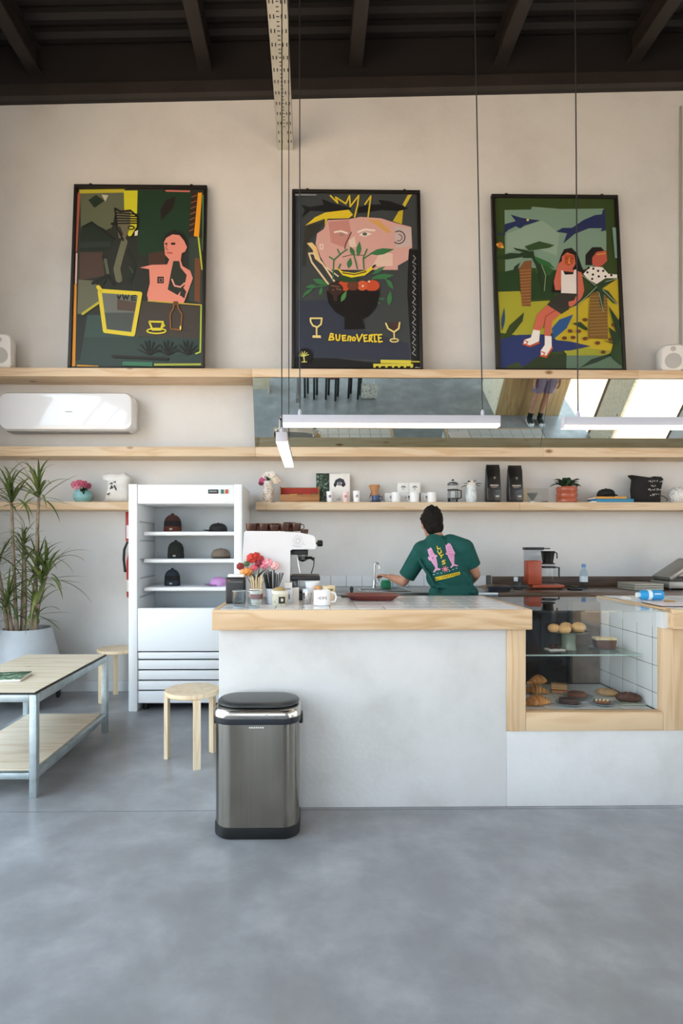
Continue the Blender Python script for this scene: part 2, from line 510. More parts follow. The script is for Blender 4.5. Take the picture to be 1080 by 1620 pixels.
rail('case_sill', xc0 + .001, xc1 - .001, YC - .006, YC + .055, zs0, zs1)
xr0 = X(1065, YT)
rail('edge_board', xr0, XE, YT, YT + .03, ZTB, ZT)
rail('edge_board', xr0, xr0 + .03, YT + .031, YCB, ZTB, ZT, m=PINE_Y)
MB().box(xr0 + .03, XE, YT + .03, YCB, ZTB, ZT - .0004, GROUT).build('top_bed', ctr)
def tiles(x0, x1, y0, y1, z, s=.15):
    me = MB().box(-s / 2 + .0018, s / 2 - .0018, -s / 2 + .0018, s / 2 - .0018, 0, .007, TILE, .0015, 1).mesh('tile')
    nx, ny = max(1, round((x1 - x0) / s)), max(1, round((y1 - y0) / s))
    for i in range(nx):
        for j in range(ny):
            o = obj('tile', me, ctr, (x0 + (i + .5) * (x1 - x0) / nx, y0 + (j + .5) * (y1 - y0) / ny, z))
            o.scale = ((x1 - x0) / nx / s, (y1 - y0) / ny / s, 1)
tiles(xt0 + .032, xt1 - .032, YT + .032, YCB - .002, ZT - .0055)
tiles(xr0 + .032, XE - .01, YT + .032, YCB - .002, ZT - .0055)
# case interior
YG = 3.66
MB().box(xc0, xc1, YC + .06, YG, zs0 + .02, zs1 - .012, GROUT).build('case_floor', ctr)
tiles(xc0 + .002, xc1 - .012, YC + .058, YG, zs1 - .012)
MB().box(xc1 + .001, xc1 + .1, YC + .056, YG + .06, zs0, ZTB - .002, mat('5f5e5b', .9)).build('case_side', ctr)
MB().box(xc1 + .001, xr0 - .001, YC + .0, YG + .06, ZTB - .001, ZT - .018, TILE).build('case_side_top', ctr)
ztop_ = ZT - .019
rows, z_ = [], ztop_
while z_ > zs1 - .004: rows.append((max(z_ - .15, zs1 - .004), z_)); z_ -= .15
cols, y_ = [], YG + .06
while y_ > YC + .047: cols.append((max(y_ - .15, YC + .047), y_)); y_ -= .15
for z0, z1 in rows:
    if z1 - z0 < .02: continue
    for y0, y1 in cols:
        if y1 - y0 < .02: continue
        MB().box(xc1 - .0022, xc1 + .0008, y0 + .0026, y1 - .0026, z0 + .0014, z1 - .0014, TILE, .0012, 1).build('tile', ctr)
MB().box(xc0 + .002, xc1 - .012, YC + .035, YC + .041, zs1, ZT - .018, GLASS).build('front_pane', ctr)
MB().box(xt1 + .001, xr0 - .001, YC - .035, YCB - .02, ZT - .016, ZT - .006, TOPGLASS).build('top_pane', ctr)
MB().box(xc0 + .002, xc1 - .012, 3.20, 3.52, .772, .780, GGLASS).build('glass_shelf', ctr)
MB().box(xc0 + .002, xc1 - .012, 3.196, 3.1995, .772, .780, mat('a9bdb4', .2)).build('shelf_edge', ctr)
xk = X(906, YG)
MB().box(xk, xc1 - .012, YG + .01, YG + .03, zs1, ZT - .03, noisy('brown_panel', ['5f5145', '7a6a5b'], (9, 9, 9), 5, .35)).build('sliding_door', ctr)
MB().box(xc0, xk, YG + .035, YG + .039, zs1, ZT - .03, glass('dark_glass', (.30, .29, .28), 1.4)).build('sliding_door', ctr)
MB().box(xk - .015, xk, YG + .005, YG + .035, zs1, ZT - .03, DARK).build('door_edge', ctr)

# ------------------------------------------------------------------ back counter
YK, ZK = 4.78, 1.0
xk0, xk1 = -.40, 4.3
n = 6
for i in range(n):
    a, b = xk0 + (xk1 - xk0) * i / n, xk0 + (xk1 - xk0) * (i + 1) / n
    e = thing('base_cabinet', ['dark base cabinet under the back worktop, next to the fridge', 'dark base cabinet below the tap, second from the fridge',
              'dark base cabinet behind the barista, third from the fridge', 'dark base cabinet below the orange coffee maker',
              'dark base cabinet below the panini press', 'dark base cabinet at the far right end of the worktop'][i], 'cabinet', ((a + b) / 2, YK, 0), 0, 'base cabinets of the back worktop')
    hw = (b - a) / 2 - .002
    MB().box(-hw, hw, .03, YW - YK - .01, .08, ZK - .045, DARK).build('carcass', e)
    MB().box(-hw, hw, .06, YW - YK - .01, 0, .08, BLACK).build('kick_plate', e)
    d = MB().box(-hw + .003, hw - .003, .008, .03, .09, ZK - .05, mat('2b2722', .5), .003).build('door', e)
    MB().tube([(-.08, -.012, ZK - .1), (.08, -.012, ZK - .1)], .006, STEELDK, 8).build('handle', d)
o = MB().box(xk0, X(768, 5.1), YK - .02, YW - .002, ZK - .045, ZK, noisy('steel_top', ['8d8f90', '9c9e9f'], (5, 5, 5), 3, .3, metal=.9), .003).build('worktop')
tag(o, 'stainless worktop with the tap behind the barista', 'worktop')
o = MB().box(X(768, 5.1) + .002, xk1, YK - .02, YW - .002, ZK - .045, ZK, wood('walnut_top', 'x', '6b5443', '54402f', False, .3), .003).build('worktop')
tag(o, 'dark brown wooden worktop below the orange coffee maker', 'worktop')
bs = thing('tile_backsplash', 'low row of white square tiles behind the tap', 'backsplash', (0, YW, ZK + .001))
me = MB().box(-.0735, .0735, -.012, -.001, 0, .105, TILE, .0015, 1).mesh('tile')
xx = xk0 + .075; xe = X(768, YW)
while xx + .075 < xe + .08:
    obj('tile', me, bs, (xx, 0, 0)); xx += .15
MB().box(xk0, xe + .05, -.004, -.0005, 0, .105, GROUT).build('grout_bed', bs)
o = MB().box(xe + .06, xk1, YW - .02, YW - .001, ZK + .001, ZK + .095, DKWOOD, .002).build('wood_backsplash')
tag(o, 'low brown wooden upstand behind the orange coffee maker', 'backsplash')

# ------------------------------------------------------------------ open fridge used as a hat display
YF = yfloor(1125)
fx0, fx1 = X(203, YF), X(383, YF)
FW, FH, FD = fx1 - fx0, Z(766, YF), .62
FWHITE = mat('f3f5f6', .38); FIN = mat('bfc6c9', .5)
fr = thing('display_fridge', 'tall white open-front display fridge with caps and beanies on its shelves', 'fridge', ((fx0 + fx1) / 2, YF, 0))
def fz(py): return Z(py, YF)
def fxx(px): return X(px, YF) - (fx0 + fx1) / 2
h = FW / 2
MB().box(-h, fxx(217), 0, FD, .0, FH, FWHITE, .008).build('side_panel', fr)
MB().box(fxx(370), h, 0, FD, .0, FH, FWHITE, .008).build('side_panel', fr)
hd = MB().box(fxx(217) + .001, fxx(370) - .001, .008, FD - .06, fz(797), FH - .004, FWHITE, .006).build('header', fr)
MB().box(fxx(329), fxx(345), -.0, .009, fz(781), fz(774.5), mat('1c1e20', .3), .002).build('display', hd)
MB().box(fxx(331), fxx(343), -.0006, .001, fz(778.5), fz(776.5), mat('7e8a90', .4)).build('digits', hd)
MB().box(fxx(349), fxx(353.5), -.001, .009, fz(781), fz(774.5), mat('2f6f5c', .4), .002).build('switch', hd)
MB().box(fxx(356), fxx(360.5), -.001, .009, fz(781), fz(774.5), mat('b4532f', .4), .002).build('switch', hd)
MB().box(fxx(217) + .001, fxx(370) - .001, FD - .08, FD - .02, fz(1030), fz(797), FIN).build('back_panel', fr)
for i in range(6):
    z = .95 + i * .16
    MB().box(fxx(217) + .002, fxx(217) + .012, .06, .5, z, z + .012, FIN).build('inner_rail', fr)
lf = MB().box(fxx(217) + .001, fxx(370) - .001, .006, .05, fz(1030), fz(962), FWHITE, .006).build('lower_panel', fr)
MB().box(fxx(217) + .001, fxx(370) - .001, .051, FD - .09, fz(985), fz(975), FIN).build('well_floor', fr)
SH = []
for k, (a, b) in enumerate(((841, 848.5), (884, 892.5), (928.5, 938))):
    z1 = Z(a, YF + .14); z0 = z1 - .036
    s = MB().box(fxx(217) + .02, fxx(370) - .003, .14, FD - .085, z0 + .012, z1, FWHITE, .004)
    s.tube([(fxx(217) + .02, .14, z0 + .018), (fxx(370) - .003, .14, z0 + .018)], .018, FWHITE, 10)
    s.build('shelf', fr); SH.append(z1)
GB = MB().box(fxx(217) + .001, fxx(370) - .001, .05, FD - .02, .07, fz(1032), DARK).build('plinth_box', fr)
zt = fz(1032)
for a, b in ((1032, 1042.2), (1044.5, 1058.5), (1060.8, 1075), (1077.2, 1091), (1093.2, 1112)):
    MB().box(fxx(217) + .003, fxx(370) - .003, .012, .035, fz(b), fz(a), FWHITE, .003).build('grille_slat', fr)
for x in (-h + .12, h - .12):
    MB().tube([(x, .1, 0), (x, .1, .075)], .025, BLACK, 10).build('foot', fr)

# ------------------------------------------------------------------ hats on the fridge shelves
def beanie(label, px0, px1, k, bands, ytop):
    Y = YF + .30
    r = (X(px1, Y) - X(px0, Y)) / 2; z0 = SH[k] + .001
    hh = Z(ytop, Y) - z0
    e = thing('beanie', label, 'beanie', ((X(px0, Y) + X(px1, Y)) / 2, Y, z0), 0, 'beanies on the fridge shelves')
    prof = [(r * .96, 0), (r, hh * .05), (r, hh * .28), (r * .97, hh * .3), (r * .97, hh * .45), (r * .93, hh * .62), (r * .78, hh * .8), (r * .5, hh * .93), (r * .2, hh * .985), (0, hh)]
    mats = bands
    mb = MB(); mb.lathe(prof[:4], mats[0], 28, sy=.85); mb.build('cuff', e)
    mb = MB(); mb.lathe(prof[3:6], mats[1], 28, sy=.85); mb.lathe(prof[5:], mats[2], 28, sy=.85); mb.build('crown', e)
    MB().ell((0, 0, hh * 1.0), (r * .2, r * .2, r * .14), mats[2], 10, 6).build('tip', e)
    MB().box(-.012, .012, -r * .86, -r * .84, hh * .1, hh * .2, mat('9c9a92', .6)).build('patch', e)
KN = lambda c: noisy('knit_' + c, [c, c], (1, 1, 1), 2, .9, .8, 220)
beanie('rust and black striped beanie on the fridge top shelf', 259, 287, 0, [KN('5d2a1e'), KN('1d1a18'), KN('4a2a22')], 814)
beanie('dark green beanie on the fridge middle shelf', 265, 291, 1, [KN('1f2420'), KN('1c211d'), KN('20251f')], 856)
beanie('navy and black banded beanie on the fridge bottom shelf', 260, 285, 2, [KN('222e3a'), KN('191b1e'), KN('26323d')], 900)
def cap_hat(label, cx, Y, z0, r, m, yaw, bm=None, group=None):
    e = thing('baseball_cap', label, 'cap', (cx, Y, z0), yaw, group)
    bm = bm or m
    prof = [(r, 0), (r * 1.0, r * .3), (r * .95, r * .55), (r * .78, r * .82), (r * .45, r * .98), (0, r * 1.03)]
    MB().lathe(prof, m, 28, sx=1.08).build('crown', e)
    vs, fs = [], []
    N = 14
    for i in range(N + 1):
        a = R(-62 + 124 * i / N)
        c, s = math.cos(a), math.sin(a)
        ln = .95 * math.cos(a * .8)
        for q in range(5):
            rr = r * (1.0 + ln * .75 * q / 4)
            vs.append((rr * c * 1.05, rr * s * (1 - .05 * q), .014 - .0005 * q * q + .005 * math.cos(a * 1.4) * q / 2))
    for i in range(N):
        for q in range(4):
            b = i * 5 + q
            fs.append((b, b + 1, b + 6, b + 5))
    k = len(vs)
    vs += [(x, y, z - .004) for x, y, z in vs]
    fs += [tuple(j + k for j in reversed(f)) for f in fs]
    MB().add(vs, fs, bm).build('visor', e)
    MB().ell((0, 0, r * 1.03), (.008, .008, .005), m, 8, 5).build('button', e)
    MB().box(r * .98, r * 1.1, -.03, .03, r * .34, r * .6, mat('8b8880', .7), .004, 1, TR(-.012, 0, .0)).build('badge', e)
    return e
CAPG = 'caps on the fridge shelves'
cap_hat('black baseball cap on the fridge top shelf', X(345, YF + .3), YF + .3, SH[0] + .002, .075, mat('1b1a1a', .8), R(195), None, CAPG)
cap_hat('taupe baseball cap on the fridge middle shelf', X(349, YF + .3), YF + .3, SH[1] + .002, .085, mat('77695c', .85), R(-70), None, CAPG)
cap_hat('lilac pink baseball cap on the fridge bottom shelf', X(346, YF + .3), YF + .3, SH[2] + .002, .075, mat('c793c9', .85), R(205), mat('a77bb0', .85), CAPG)

# fire extinguisher and sign peeking out left of the fridge
YX = 5.36
e = thing('fire_extinguisher', 'red fire extinguisher hanging on the wall behind the fridge', 'extinguisher', (X(214, YX), YX, Z(945, YX)))
REDM = mat('b33a34', .4)
MB().lathe([(0, 0), (.075, .005), (.08, .03), (.08, .34), (.06, .42), (.025, .45), (.025, .48)], REDM, 24).build('cylinder', e)
MB().lathe([(.0805, .06), (.0805, .17)], mat('e4dcd2', .5), 24).build('label_band', e)
MB().box(-.03, .03, -.012, .012, .48, .53, BLACK, .004).build('valve', e)
MB().tube([(-.03, 0, .5), (-.075, 0, .52), (-.10, -.01, .45), (-.105, -.01, .36), (-.088, -.02, .24)], .012, BLACK, 8).build('hose', e)
MB().box(-.03, .03, .07, .12, .1, .3, STEELDK).build('bracket', e)
o = MB().box(X(198, 5.46), X(216, 5.46), YW - .012, YW - .001, Z(856, 5.46), Z(810, 5.46), REDM, .002)
o.box(X(199.5, 5.46), X(214.5, 5.46), YW - .0135, YW - .012, Z(852, 5.46), Z(831, 5.46), WHITE)
tag(o.build('safety_sign'), 'red and white safety sign above the fire extinguisher', 'sign')

# ------------------------------------------------------------------ steel trolley table, book
TY0, TY1 = yfloor(1258), yfloor(1157)
tx1_ = X(60, TY0) + .0
TWD = .62; TH = .583
tb = thing('low_table', 'low two-tier table of galvanised steel tube with plywood tops', 'table', (tx1_ - TWD / 2, (TY0 + TY1) / 2, 0))
tw, td, q = TWD / 2, (TY1 - TY0) / 2 + .02, .04
for sx in (-1, 1):
    for sy in (-1, 1):
        x, y = sx * (tw - q / 2), sy * (td - q / 2)
        MB().box(x - q / 2, x + q / 2, y - q / 2, y + q / 2, 0, TH - .012, GALV, .003).build('leg', tb)
for z0, z1 in ((TH - .052, TH - .012), (.105, .14)):
    for sy in (-1, 1):
        y = sy * (td - q / 2); MB().box(-tw + q, tw - q, y - q / 2, y + q / 2, z0, z1, GALV, .002).build('rail', tb)
    for sx in (-1, 1):
        x = sx * (tw - q / 2); MB().box(x - q / 2, x + q / 2, -td + q, td - q, z0, z1, GALV, .002).build('rail', tb)
MB().box(-tw + .012, tw - .012, -td + .012, td - .012, TH - .011, TH - .003, BLACK).build('top_edge_strip', tb)
MB().box(-tw + .018, tw - .018, -td + .018, td - .018, TH - .003, TH, PLY).build('table_top', tb)
MB().box(-tw + q + .001, tw - q - .001, -td + q + .001, td - q - .001, .125, .146, PLY, .002).build('lower_shelf', tb)
e = thing('book', 'open green-covered book lying flat on the low table', 'book', (X(8, 3.52), 3.50, TH + .001), R(8))
MB().box(-.13, .13, -.10, .10, 0, .014, PAPER, .002).build('pages', e)
MB().box(-.132, .132, -.102, .102, .014, .018, noisy('leaf_print', ['12261a', '2f5a3a', '6d8f73', 'c8d5c6'], (24, 24, 24), 3, .35, stops=[.35, .47, .58, .7]), .001).build('cover', e)

# ------------------------------------------------------------------ bent-leg birch stools
def stool(label, x, y, rot):
    e = thing('stool', label, 'stool', (x, y, 0), rot, 'round birch stools')
    MB().lathe([(0, .43), (.17, .43), (.176, .436), (.176, .456), (.172, .461), (0, .461)], BIRCH, 40).build('seat', e)
    me = MB()
    prof = [(.185, 0), (.185, .415), (.178, .428), (.165, .4295), (.05, .4295), (.05, .412), (.148, .410), (.16, .398), (.16, 0)]
    me.prism(prof, -.022, .022, BIRCH, 'y')
    me = me.mesh('leg', True, 30)
    for k in range(3):
        o = obj('leg', me, e); o.rotation_euler = (0, 0, 2 * PI * k / 3)
    return e
stool('round three-legged birch stool between the fridge and the steel bin', X(304, 3.72), 3.72, R(-69))
stool('round birch stool half hidden behind the left side of the fridge', X(186, 5.2), 5.2, R(-125))

# ------------------------------------------------------------------ bin
YBn = yfloor(1328)
bx0, bx1 = X(341, YBn + .09), X(474, YBn + .02)
BW, BD = bx1 - bx0, .29
bn = thing('trash_bin', 'brushed steel sensor bin with black lid in front of the counter', 'bin', ((bx0 + bx1) / 2, YBn + BD / 2, 0))
def ring(w, d, r, z, n=8): return [(x, y, z) for x, y in rrect(w, d, r, n)]
BR = .085
loft(MB(), [ring(BW - .006, BD - .006, BR, 0), ring(BW + .002, BD + .002, BR, .006), ring(BW + .002, BD + .002, BR, .052), ring(BW - .004, BD - .004, BR, .055)], BLACK).build('base', bn)
loft(MB(), [ring(BW - .006, BD - .006, BR, .055), ring(BW - .006, BD - .006, BR, .565)], STEEL).build('body', bn)
loft(MB(), [ring(BW + .002, BD + .002, BR, .545), ring(BW + .006, BD + .006, BR, .552), ring(BW + .004, BD + .004, BR, .578)], mat('23262c', .35)).build('bag_rim', bn)
CHR = noisy('rim_steel', ['b9b4ac', 'c7c3bd'], (60, 60, 60), 2, .2, metal=1)
loft(MB(), [ring(BW + .004, BD + .004, BR, .572), ring(BW + .012, BD + .012, BR, .578), ring(BW + .010, BD + .010, BR, .600), ring(BW - .004, BD - .004, BR, .612), ring(BW - .06, BD - .05, BR - .02, .616)], CHR).build('collar', bn)
lid = loft(MB(), [ring(BW - .03, BD - .07, .105, .615), ring(BW - .010, BD - .050, .115, .620), ring(BW - .010, BD - .050, .115, .629), ring(BW - .026, BD - .066, .107, .636), ring(BW - .08, BD - .12, .08, .639)], noisy('lid_black', ['2c2f30', '35393a'], (4, 4, 4), 2, .32)).build('lid', bn)
sp = MB().box(-.062, .062, -BD / 2 - .004, -BD / 2 + .01, .584, .600, BLACK, .003, 2, TR(0, 0, 0)).build('sensor_panel', bn)
MB().lathe([(0, 0), (.006, 0), (.006, .002), (0, .002)], CHROME, 12, M=TR(.05, -BD / 2 - .004, .592, PI / 2)).build('sensor_eye', sp)
for s in (-1, 1):
    MB().box(s * (BW / 2 + .004) - .010, s * (BW / 2 + .004) + .010, -.03, .03, .515, .565, BLACK, .006).build('side_clip', bn)
mb = MB()
for k in range(7): mb.box(-.034 + k * .0105, -.027 + k * .0105, -BD / 2 + .002, -BD / 2 + .0035, .528, .535, mat('d7d5d0', .4))
mb.build('front_mark', bn)

# ------------------------------------------------------------------ air conditioner
ya = 5.26
ax0, ax1 = X(-4, ya), X(210, ya)
az0, az1 = Z(682, ya), Z(621, ya)
AW, AH = ax1 - ax0, az1 - az0
ac = thing('air_conditioner', 'glossy white split air conditioner mounted under the top shelf', 'air conditioner', ((ax0 + ax1) / 2, YW - .001, az0))
def aring(w, hh, r, y): return [(x, y, z + AH / 2) for x, z in rrect(w, hh, r, 8)]
ACW = mat('eef0f4', .12, 0, .5, .5)
loft(MB(), [aring(AW - .06, AH - .05, .05, 0), aring(AW - .01, AH - .004, .07, -.03), aring(AW, AH, .075, -.12), aring(AW - .004, AH - .004, .08, -.19), aring(AW - .03, AH - .03, .07, -.213), aring(AW - .07, AH - .07, .06, -.219)], ACW).build('body', ac)
MB().box(-AW / 2 + .07, AW / 2 - .07, -.216, -.20, .03, .05, mat('c9ccd2', .3), .003).build('louvre_flap', ac)
MB().box(-AW / 2 + .06, AW / 2 - .06, -.17, -.06, -.004, .006, mat('8d9094', .4), .002).build('air_outlet', ac)
MB().box(.0, .065, -.2205, -.219, AH * .47, AH * .47 + .008, mat('9aa0a8', .3)).build('name_mark', ac)

# ------------------------------------------------------------------ speakers
def speaker(label, px0, px1, py0, py1, rz):
    Y = 5.30
    x0, x1 = X(px0, Y), X(px1, Y); hh = Z(py0, Y) - Z1t - .004; wd = x1 - x0
    e = thing('speaker', label, 'speaker', ((x0 + x1) / 2, Y, Z1t + .001), rz, 'white speakers on the top shelf')
    m = mat('e6e4e0', .4)
    def rg(w, y, z0, z1, r): return [(x, y, z + (z0 + z1) / 2) for x, z in rrect(w, z1 - z0, r, 6)]
    loft(MB(), [rg(wd * .7, .09, .02, hh - .04, .04), rg(wd * .95, .05, .004, hh - .01, .05), rg(wd, -.03, 0, hh, .055), rg(wd * .97, -.075, .003, hh - .006, .055), rg(wd * .88, -.088, .02, hh - .02, .05)], m).build('cabinet', e)
    g = mat('b9b8b4', .7)
    MB().lathe([(0, .006), (wd * .33, .004), (wd * .36, -.004), (wd * .36, -.012)], g, 28, M=TR(0, -.087, hh * .36, PI / 2)).build('woofer_grille', e)
    MB().lathe([(0, .005), (wd * .10, .003), (wd * .13, -.006)], g, 20, M=TR(0, -.088, hh * .8, PI / 2)).build('tweeter', e)
speaker('white rounded speaker at the left end of the top shelf', -16, 22, 533, 580, R(12))
speaker('white rounded speaker right of the palm painting', 1041, 1076, 545, 588, R(-12))

# ------------------------------------------------------------------ LED bar pendants
LED = emit('led_warm', 'ffdfbd', 4.8)
LH = mat('bdbdc6', .35)
def pendant(label, p0, p1, wdt, cables):
    p0, p1 = Vector(p0), Vector(p1)
    e = thing('pendant_lamp', label, 'lamp', p0, math.atan2(p1.y - p0.y, p1.x - p0.x), 'slim LED bar pendants')
    Ln = (p1 - p0).length; w2 = wdt / 2
    MB().box(0, Ln, -w2, w2, .012, .05, LH, .002).build('housing', e)
    for a in (-.003, Ln): MB().box(a, a + .003, -w2, w2, 0, .05, LH, .001).build('end_cap', e)
    MB().box(.0, Ln, -w2 + .001, w2 - .001, 0, .0118, LED, .001).build('diffuser', e)
    for d, top in cables:
        t = e.matrix_basis.inverted() @ Vector(top)
        MB().tube([(d, 0, .05), t], .0028, BLACK, 6).build('cable', e)
        MB().lathe([(.008, 0), (.008, .02), (.003, .03)], LH, 10, (d, 0, .05)).build('cable_grip', e)
    return e
def ztop(x): return 6.09 + slope(x)
Y1 = 2.6; z1_ = Z(675, Y1)
xl0, xl1 = X(448, Y1), X(788, Y1)
c0, c1 = X(474, Y1), X(763, Y1)
pendant('long LED bar pendant hanging parallel to the counter, at the centre', (xl0, Y1, z1_), (xl1, Y1, z1_), .045,
        [(c0 - xl0, (c0, Y1, ztop(c0))), (c1 - xl0, (c1 - .08, Y1, ztop(c1)))])
Y2 = 2.6; z2_ = Z(677, Y2)
xr_, cr_ = X(890, Y2), X(914, Y2)
pendant('long LED bar pendant running out of the right edge', (xr_, Y2, z2_), (xr_ + 1.0, Y2, z2_), .045,
        [(cr_ - xr_, (cr_ - .03, Y2, ztop(cr_))), (.92, (xr_ + .9, Y2, ztop(cr_)))])
Y3 = 2.9
pa = at(445, 699, Y3)
pendant('LED bar pendant seen end-on pointing at the wall', (pa.x, Y3, pa.z), (pa.x + .005, Y3 + .95, pa.z), .058,
        [(.03, (pa.x + .002, Y3 + .03, ztop(pa.x))), (.9, (pa.x + .004, Y3 + .9, ztop(pa.x)))])

# ------------------------------------------------------------------ planter dolly, pot and dracaena
dx, dy = X(42, 5.05), 5.05
e = thing('plant_dolly', 'low pale wheeled dolly under the big planter', 'dolly', (dx, dy, 0))
MB().box(-.30, .24, -.25, .25, .088, .112, mat('cfd3d4', .6), .004).build('platform', e)
for sx in (-.25, .19):
    for sy in (-.2, .2):
        c = MB().box(sx - .02, sx + .02, sy - .02, sy + .02, .06, .088, STEELDK, .003).build('caster', e)
        MB().lathe([(0, -.012), (.028, -.012), (.035, -.008), (.035, .008), (.028, .012), (0, .012)], mat('2a2a2c', .5), 18, M=TR(sx, sy, .0355, 0, PI / 2)).build('wheel', c)
PS = 5.05 / 900
pot = thing('planter', 'large pale grey tapered planter holding a dracaena', 'planter', (dx, dy, .113))
POTM = noisy('planter_grey', ['b9c1c8', 'c6cdd3'], (5, 5, 5), 5, .5)
zr = Z(992, dy) - .113
MB().lathe([(0, 0), (.20, .0), (.27, .03), (.30, .10), (.295, .2), (.255, zr * .62), (.205, zr - .01), (.198, zr), (.188, zr - .004), (.188, zr - .05), (0, zr - .05)], POTM, 48).build('pot', pot)
MB().lathe([(0, zr - .03), (.1, zr - .032), (.187, zr - .04), (.187, zr - .048), (0, zr - .048)], noisy('soil', ['1d1712', '3a2d22'], (60, 60, 60), 3, .95)).build('soil', pot)
zp = .113 + zr - .029
pl = thing('dracaena', 'tall dracaena with spiky strap leaves in the grey planter', 'plant', (dx, dy, zp))
LG = [noisy('leaf_%d' % i, c, (6, 6, 6), 3, .45) for i, c in enumerate((['4a5a2a', '687a3c'], ['3a4c26', '566a36'], ['58632c', '7f8844'], ['425226', '606e38']))]
def leafmesh(L, wd, droop, rise, m):
    vs, fs = [], []; N = 9
    p = Vector((0, 0, 0)); a = rise
    for i in range(N + 1):
        t = i / N
        ww = wd * (.55 + .45 * math.sin(min(1, t * 2.2) * PI / 2)) * (1 - max(0, (t - .45) / .55) ** 1.6) + .0006
        nrm = Vector((-math.sin(a), 0, math.cos(a)))
        vs += [p + Vector((0, -ww, 0)) + nrm * ww * .35, p.copy(), p + Vector((0, ww, 0)) + nrm * ww * .35]
        p = p + Vector((math.cos(a), 0, math.sin(a))) * (L / N)
        a -= droop / N
    for i in range(N):
        for k in range(2):
            b = i * 3 + k; fs.append((b, b + 1, b + 4, b + 3))
    return MB().add(vs, fs, m).mesh('leaf', True, 80)
LM = [leafmesh(L, .0105, R(d), R(r), LG[i % 4]) for i, (L, d, r) in enumerate(((.40, 25, 10), (.44, 60, 25), (.42, 90, 30), (.36, 15, 5), (.46, 105, 40), (.40, 45, 15)))]
heads = [(18, 785, 4.88, 30, .85), (62, 780, 4.85, 30, .9), (36, 838, 4.92, 28, .62), (76, 900, 4.92, 46, .95), (62, 880, 4.98, 26, .8), (-8, 872, 4.95, 28, .85), (10, 940, 4.90, 32, .8), (58, 948, 4.96, 34, .85), (38, 868, 5.0, 20, .7)]
BARK = noisy('bark', ['7d6a55', '9c8b76', '5f4f40'], (30, 30, 18), 4, .85, .5, 60)
rnd = random.Random(3)
for hi, (px, py, Y, cnt, sc) in enumerate(heads):
    hp = at(px, py, Y) - Vector((dx, dy, zp))
    b = Vector((max(-.12, min(.12, hp.x * .45)) + rnd.uniform(-.03, .03), max(-.1, min(.1, hp.y * .8)) + rnd.uniform(-.05, .05), -.0))
    mid = b.lerp(hp, .5) + Vector((rnd.uniform(-.03, .03), 0, 0))
    pts = []
    for i in range(9):
        t = i / 8
        pts.append((1 - t) ** 2 * b + 2 * t * (1 - t) * mid + t * t * hp)
    MB().tube(pts, [.018 - .007 * i / 8 for i in range(9)], BARK, 10).build('stem', pl)
    for k in range(cnt):
        o = obj('leaf', LM[rnd.randrange(len(LM))], pl, hp + (mid - hp).normalized() * (.01 + (.07 if hi < 2 else .20) * rnd.random()))
        az = 2 * PI * (k * .381966) + rnd.uniform(-.2, .2)
        if math.sin(az) > .3: az = -az
        el = R(75 - 105 * (k / cnt)) + rnd.uniform(-.15, .15)
        o.rotation_euler = (Matrix.Rotation(az, 3, 'Z') @ Matrix.Rotation(-el, 3, 'Y')).to_euler()
        s = sc * rnd.uniform(.8, 1.12); o.scale = (s, s * 1.05, s)

# ------------------------------------------------------------------ paintings
def homog(corners):
    A, b = [], []
    for (x, y), (u, v) in zip(corners, ((0, 1), (1, 1), (1, 0), (0, 0))):
        A.append([x, y, 1, 0, 0, 0, -u * x, -u * y]); b.append(u)
        A.append([0, 0, 0, x, y, 1, -v * x, -v * y]); b.append(v)
    h = np.append(np.linalg.solve(np.array(A, float), np.array(b, float)), 1).reshape(3, 3)
    def f(p):
        q = h @ np.array([p[0], p[1], 1.0]); return q[0] / q[2], q[1] / q[2]
    return f
def ellpts(cx, cy, rx, ry, n=18, a0=0, a1=360):
    return [(cx + rx * math.cos(R(a0 + (a1 - a0) * i / n)), cy + ry * math.sin(R(a0 + (a1 - a0) * i / n))) for i in range(n if a1 - a0 == 360 else n + 1)]
class Art:
    """flat painted shapes, traced in the pixels of a straight-on view, each a hair proud of the last"""
    def __init__(self, fmap): self.f, self.mb, self.k = fmap, MB(), 0
    def p(self, hx, pts):
        self.k += 1
        vs = [self.f(q, self.k) for q in pts]
        tri = tessellate_polygon([[Vector((q[0], q[1], 0)) for q in pts]])
        self.mb.add(vs, [tuple(t) for t in tri], mat(hx, .55))
        return self
    def s(self, hx, wd, pts, close=False):
        self.k += 1
        pts = [Vector(q) for q in pts]
        if close: pts.append(pts[0])
        m = mat(hx, .55); vs, fs = [], []
        for a, b in zip(pts[:-1], pts[1:]):
            d = (b - a)
            if d.length < 1e-6: continue
            nrm = Vector((-d.y, d.x)).normalized() * wd / 2
            o = len(vs); vs += [a + nrm, b + nrm, b - nrm, a - nrm]; fs.append((o, o + 1, o + 2, o + 3))
        self.mb.add([self.f(q, self.k) for q in vs], fs, m)
        vs, fs = [], []; self.k += .25
        for a in pts:
            o = len(vs)
            vs += [a + Vector((math.cos(2 * PI * i / 8), math.sin(2 * PI * i / 8))) * wd / 2 for i in range(8)]
            fs.append(tuple(range(o, o + 8)))
        self.mb.add([self.f(q, self.k) for q in vs], fs, m)
        return self
    def e(self, hx, cx, cy, rx, ry): return self.p(hx, ellpts(cx, cy, rx, ry))
    def leaf(self, hx, x0, y0, x1, y1, wd):
        a, b = Vector((x0, y0)), Vector((x1, y1)); d = b - a; nn = Vector((-d.y, d.x)).normalized() * wd / 2
        return self.p(hx, [a, a + d * .3 + nn * .9, a + d * .55 + nn, a + d * .8 + nn * .5, b, a + d * .8 - nn * .5, a + d * .55 - nn, a + d * .3 - nn * .9])
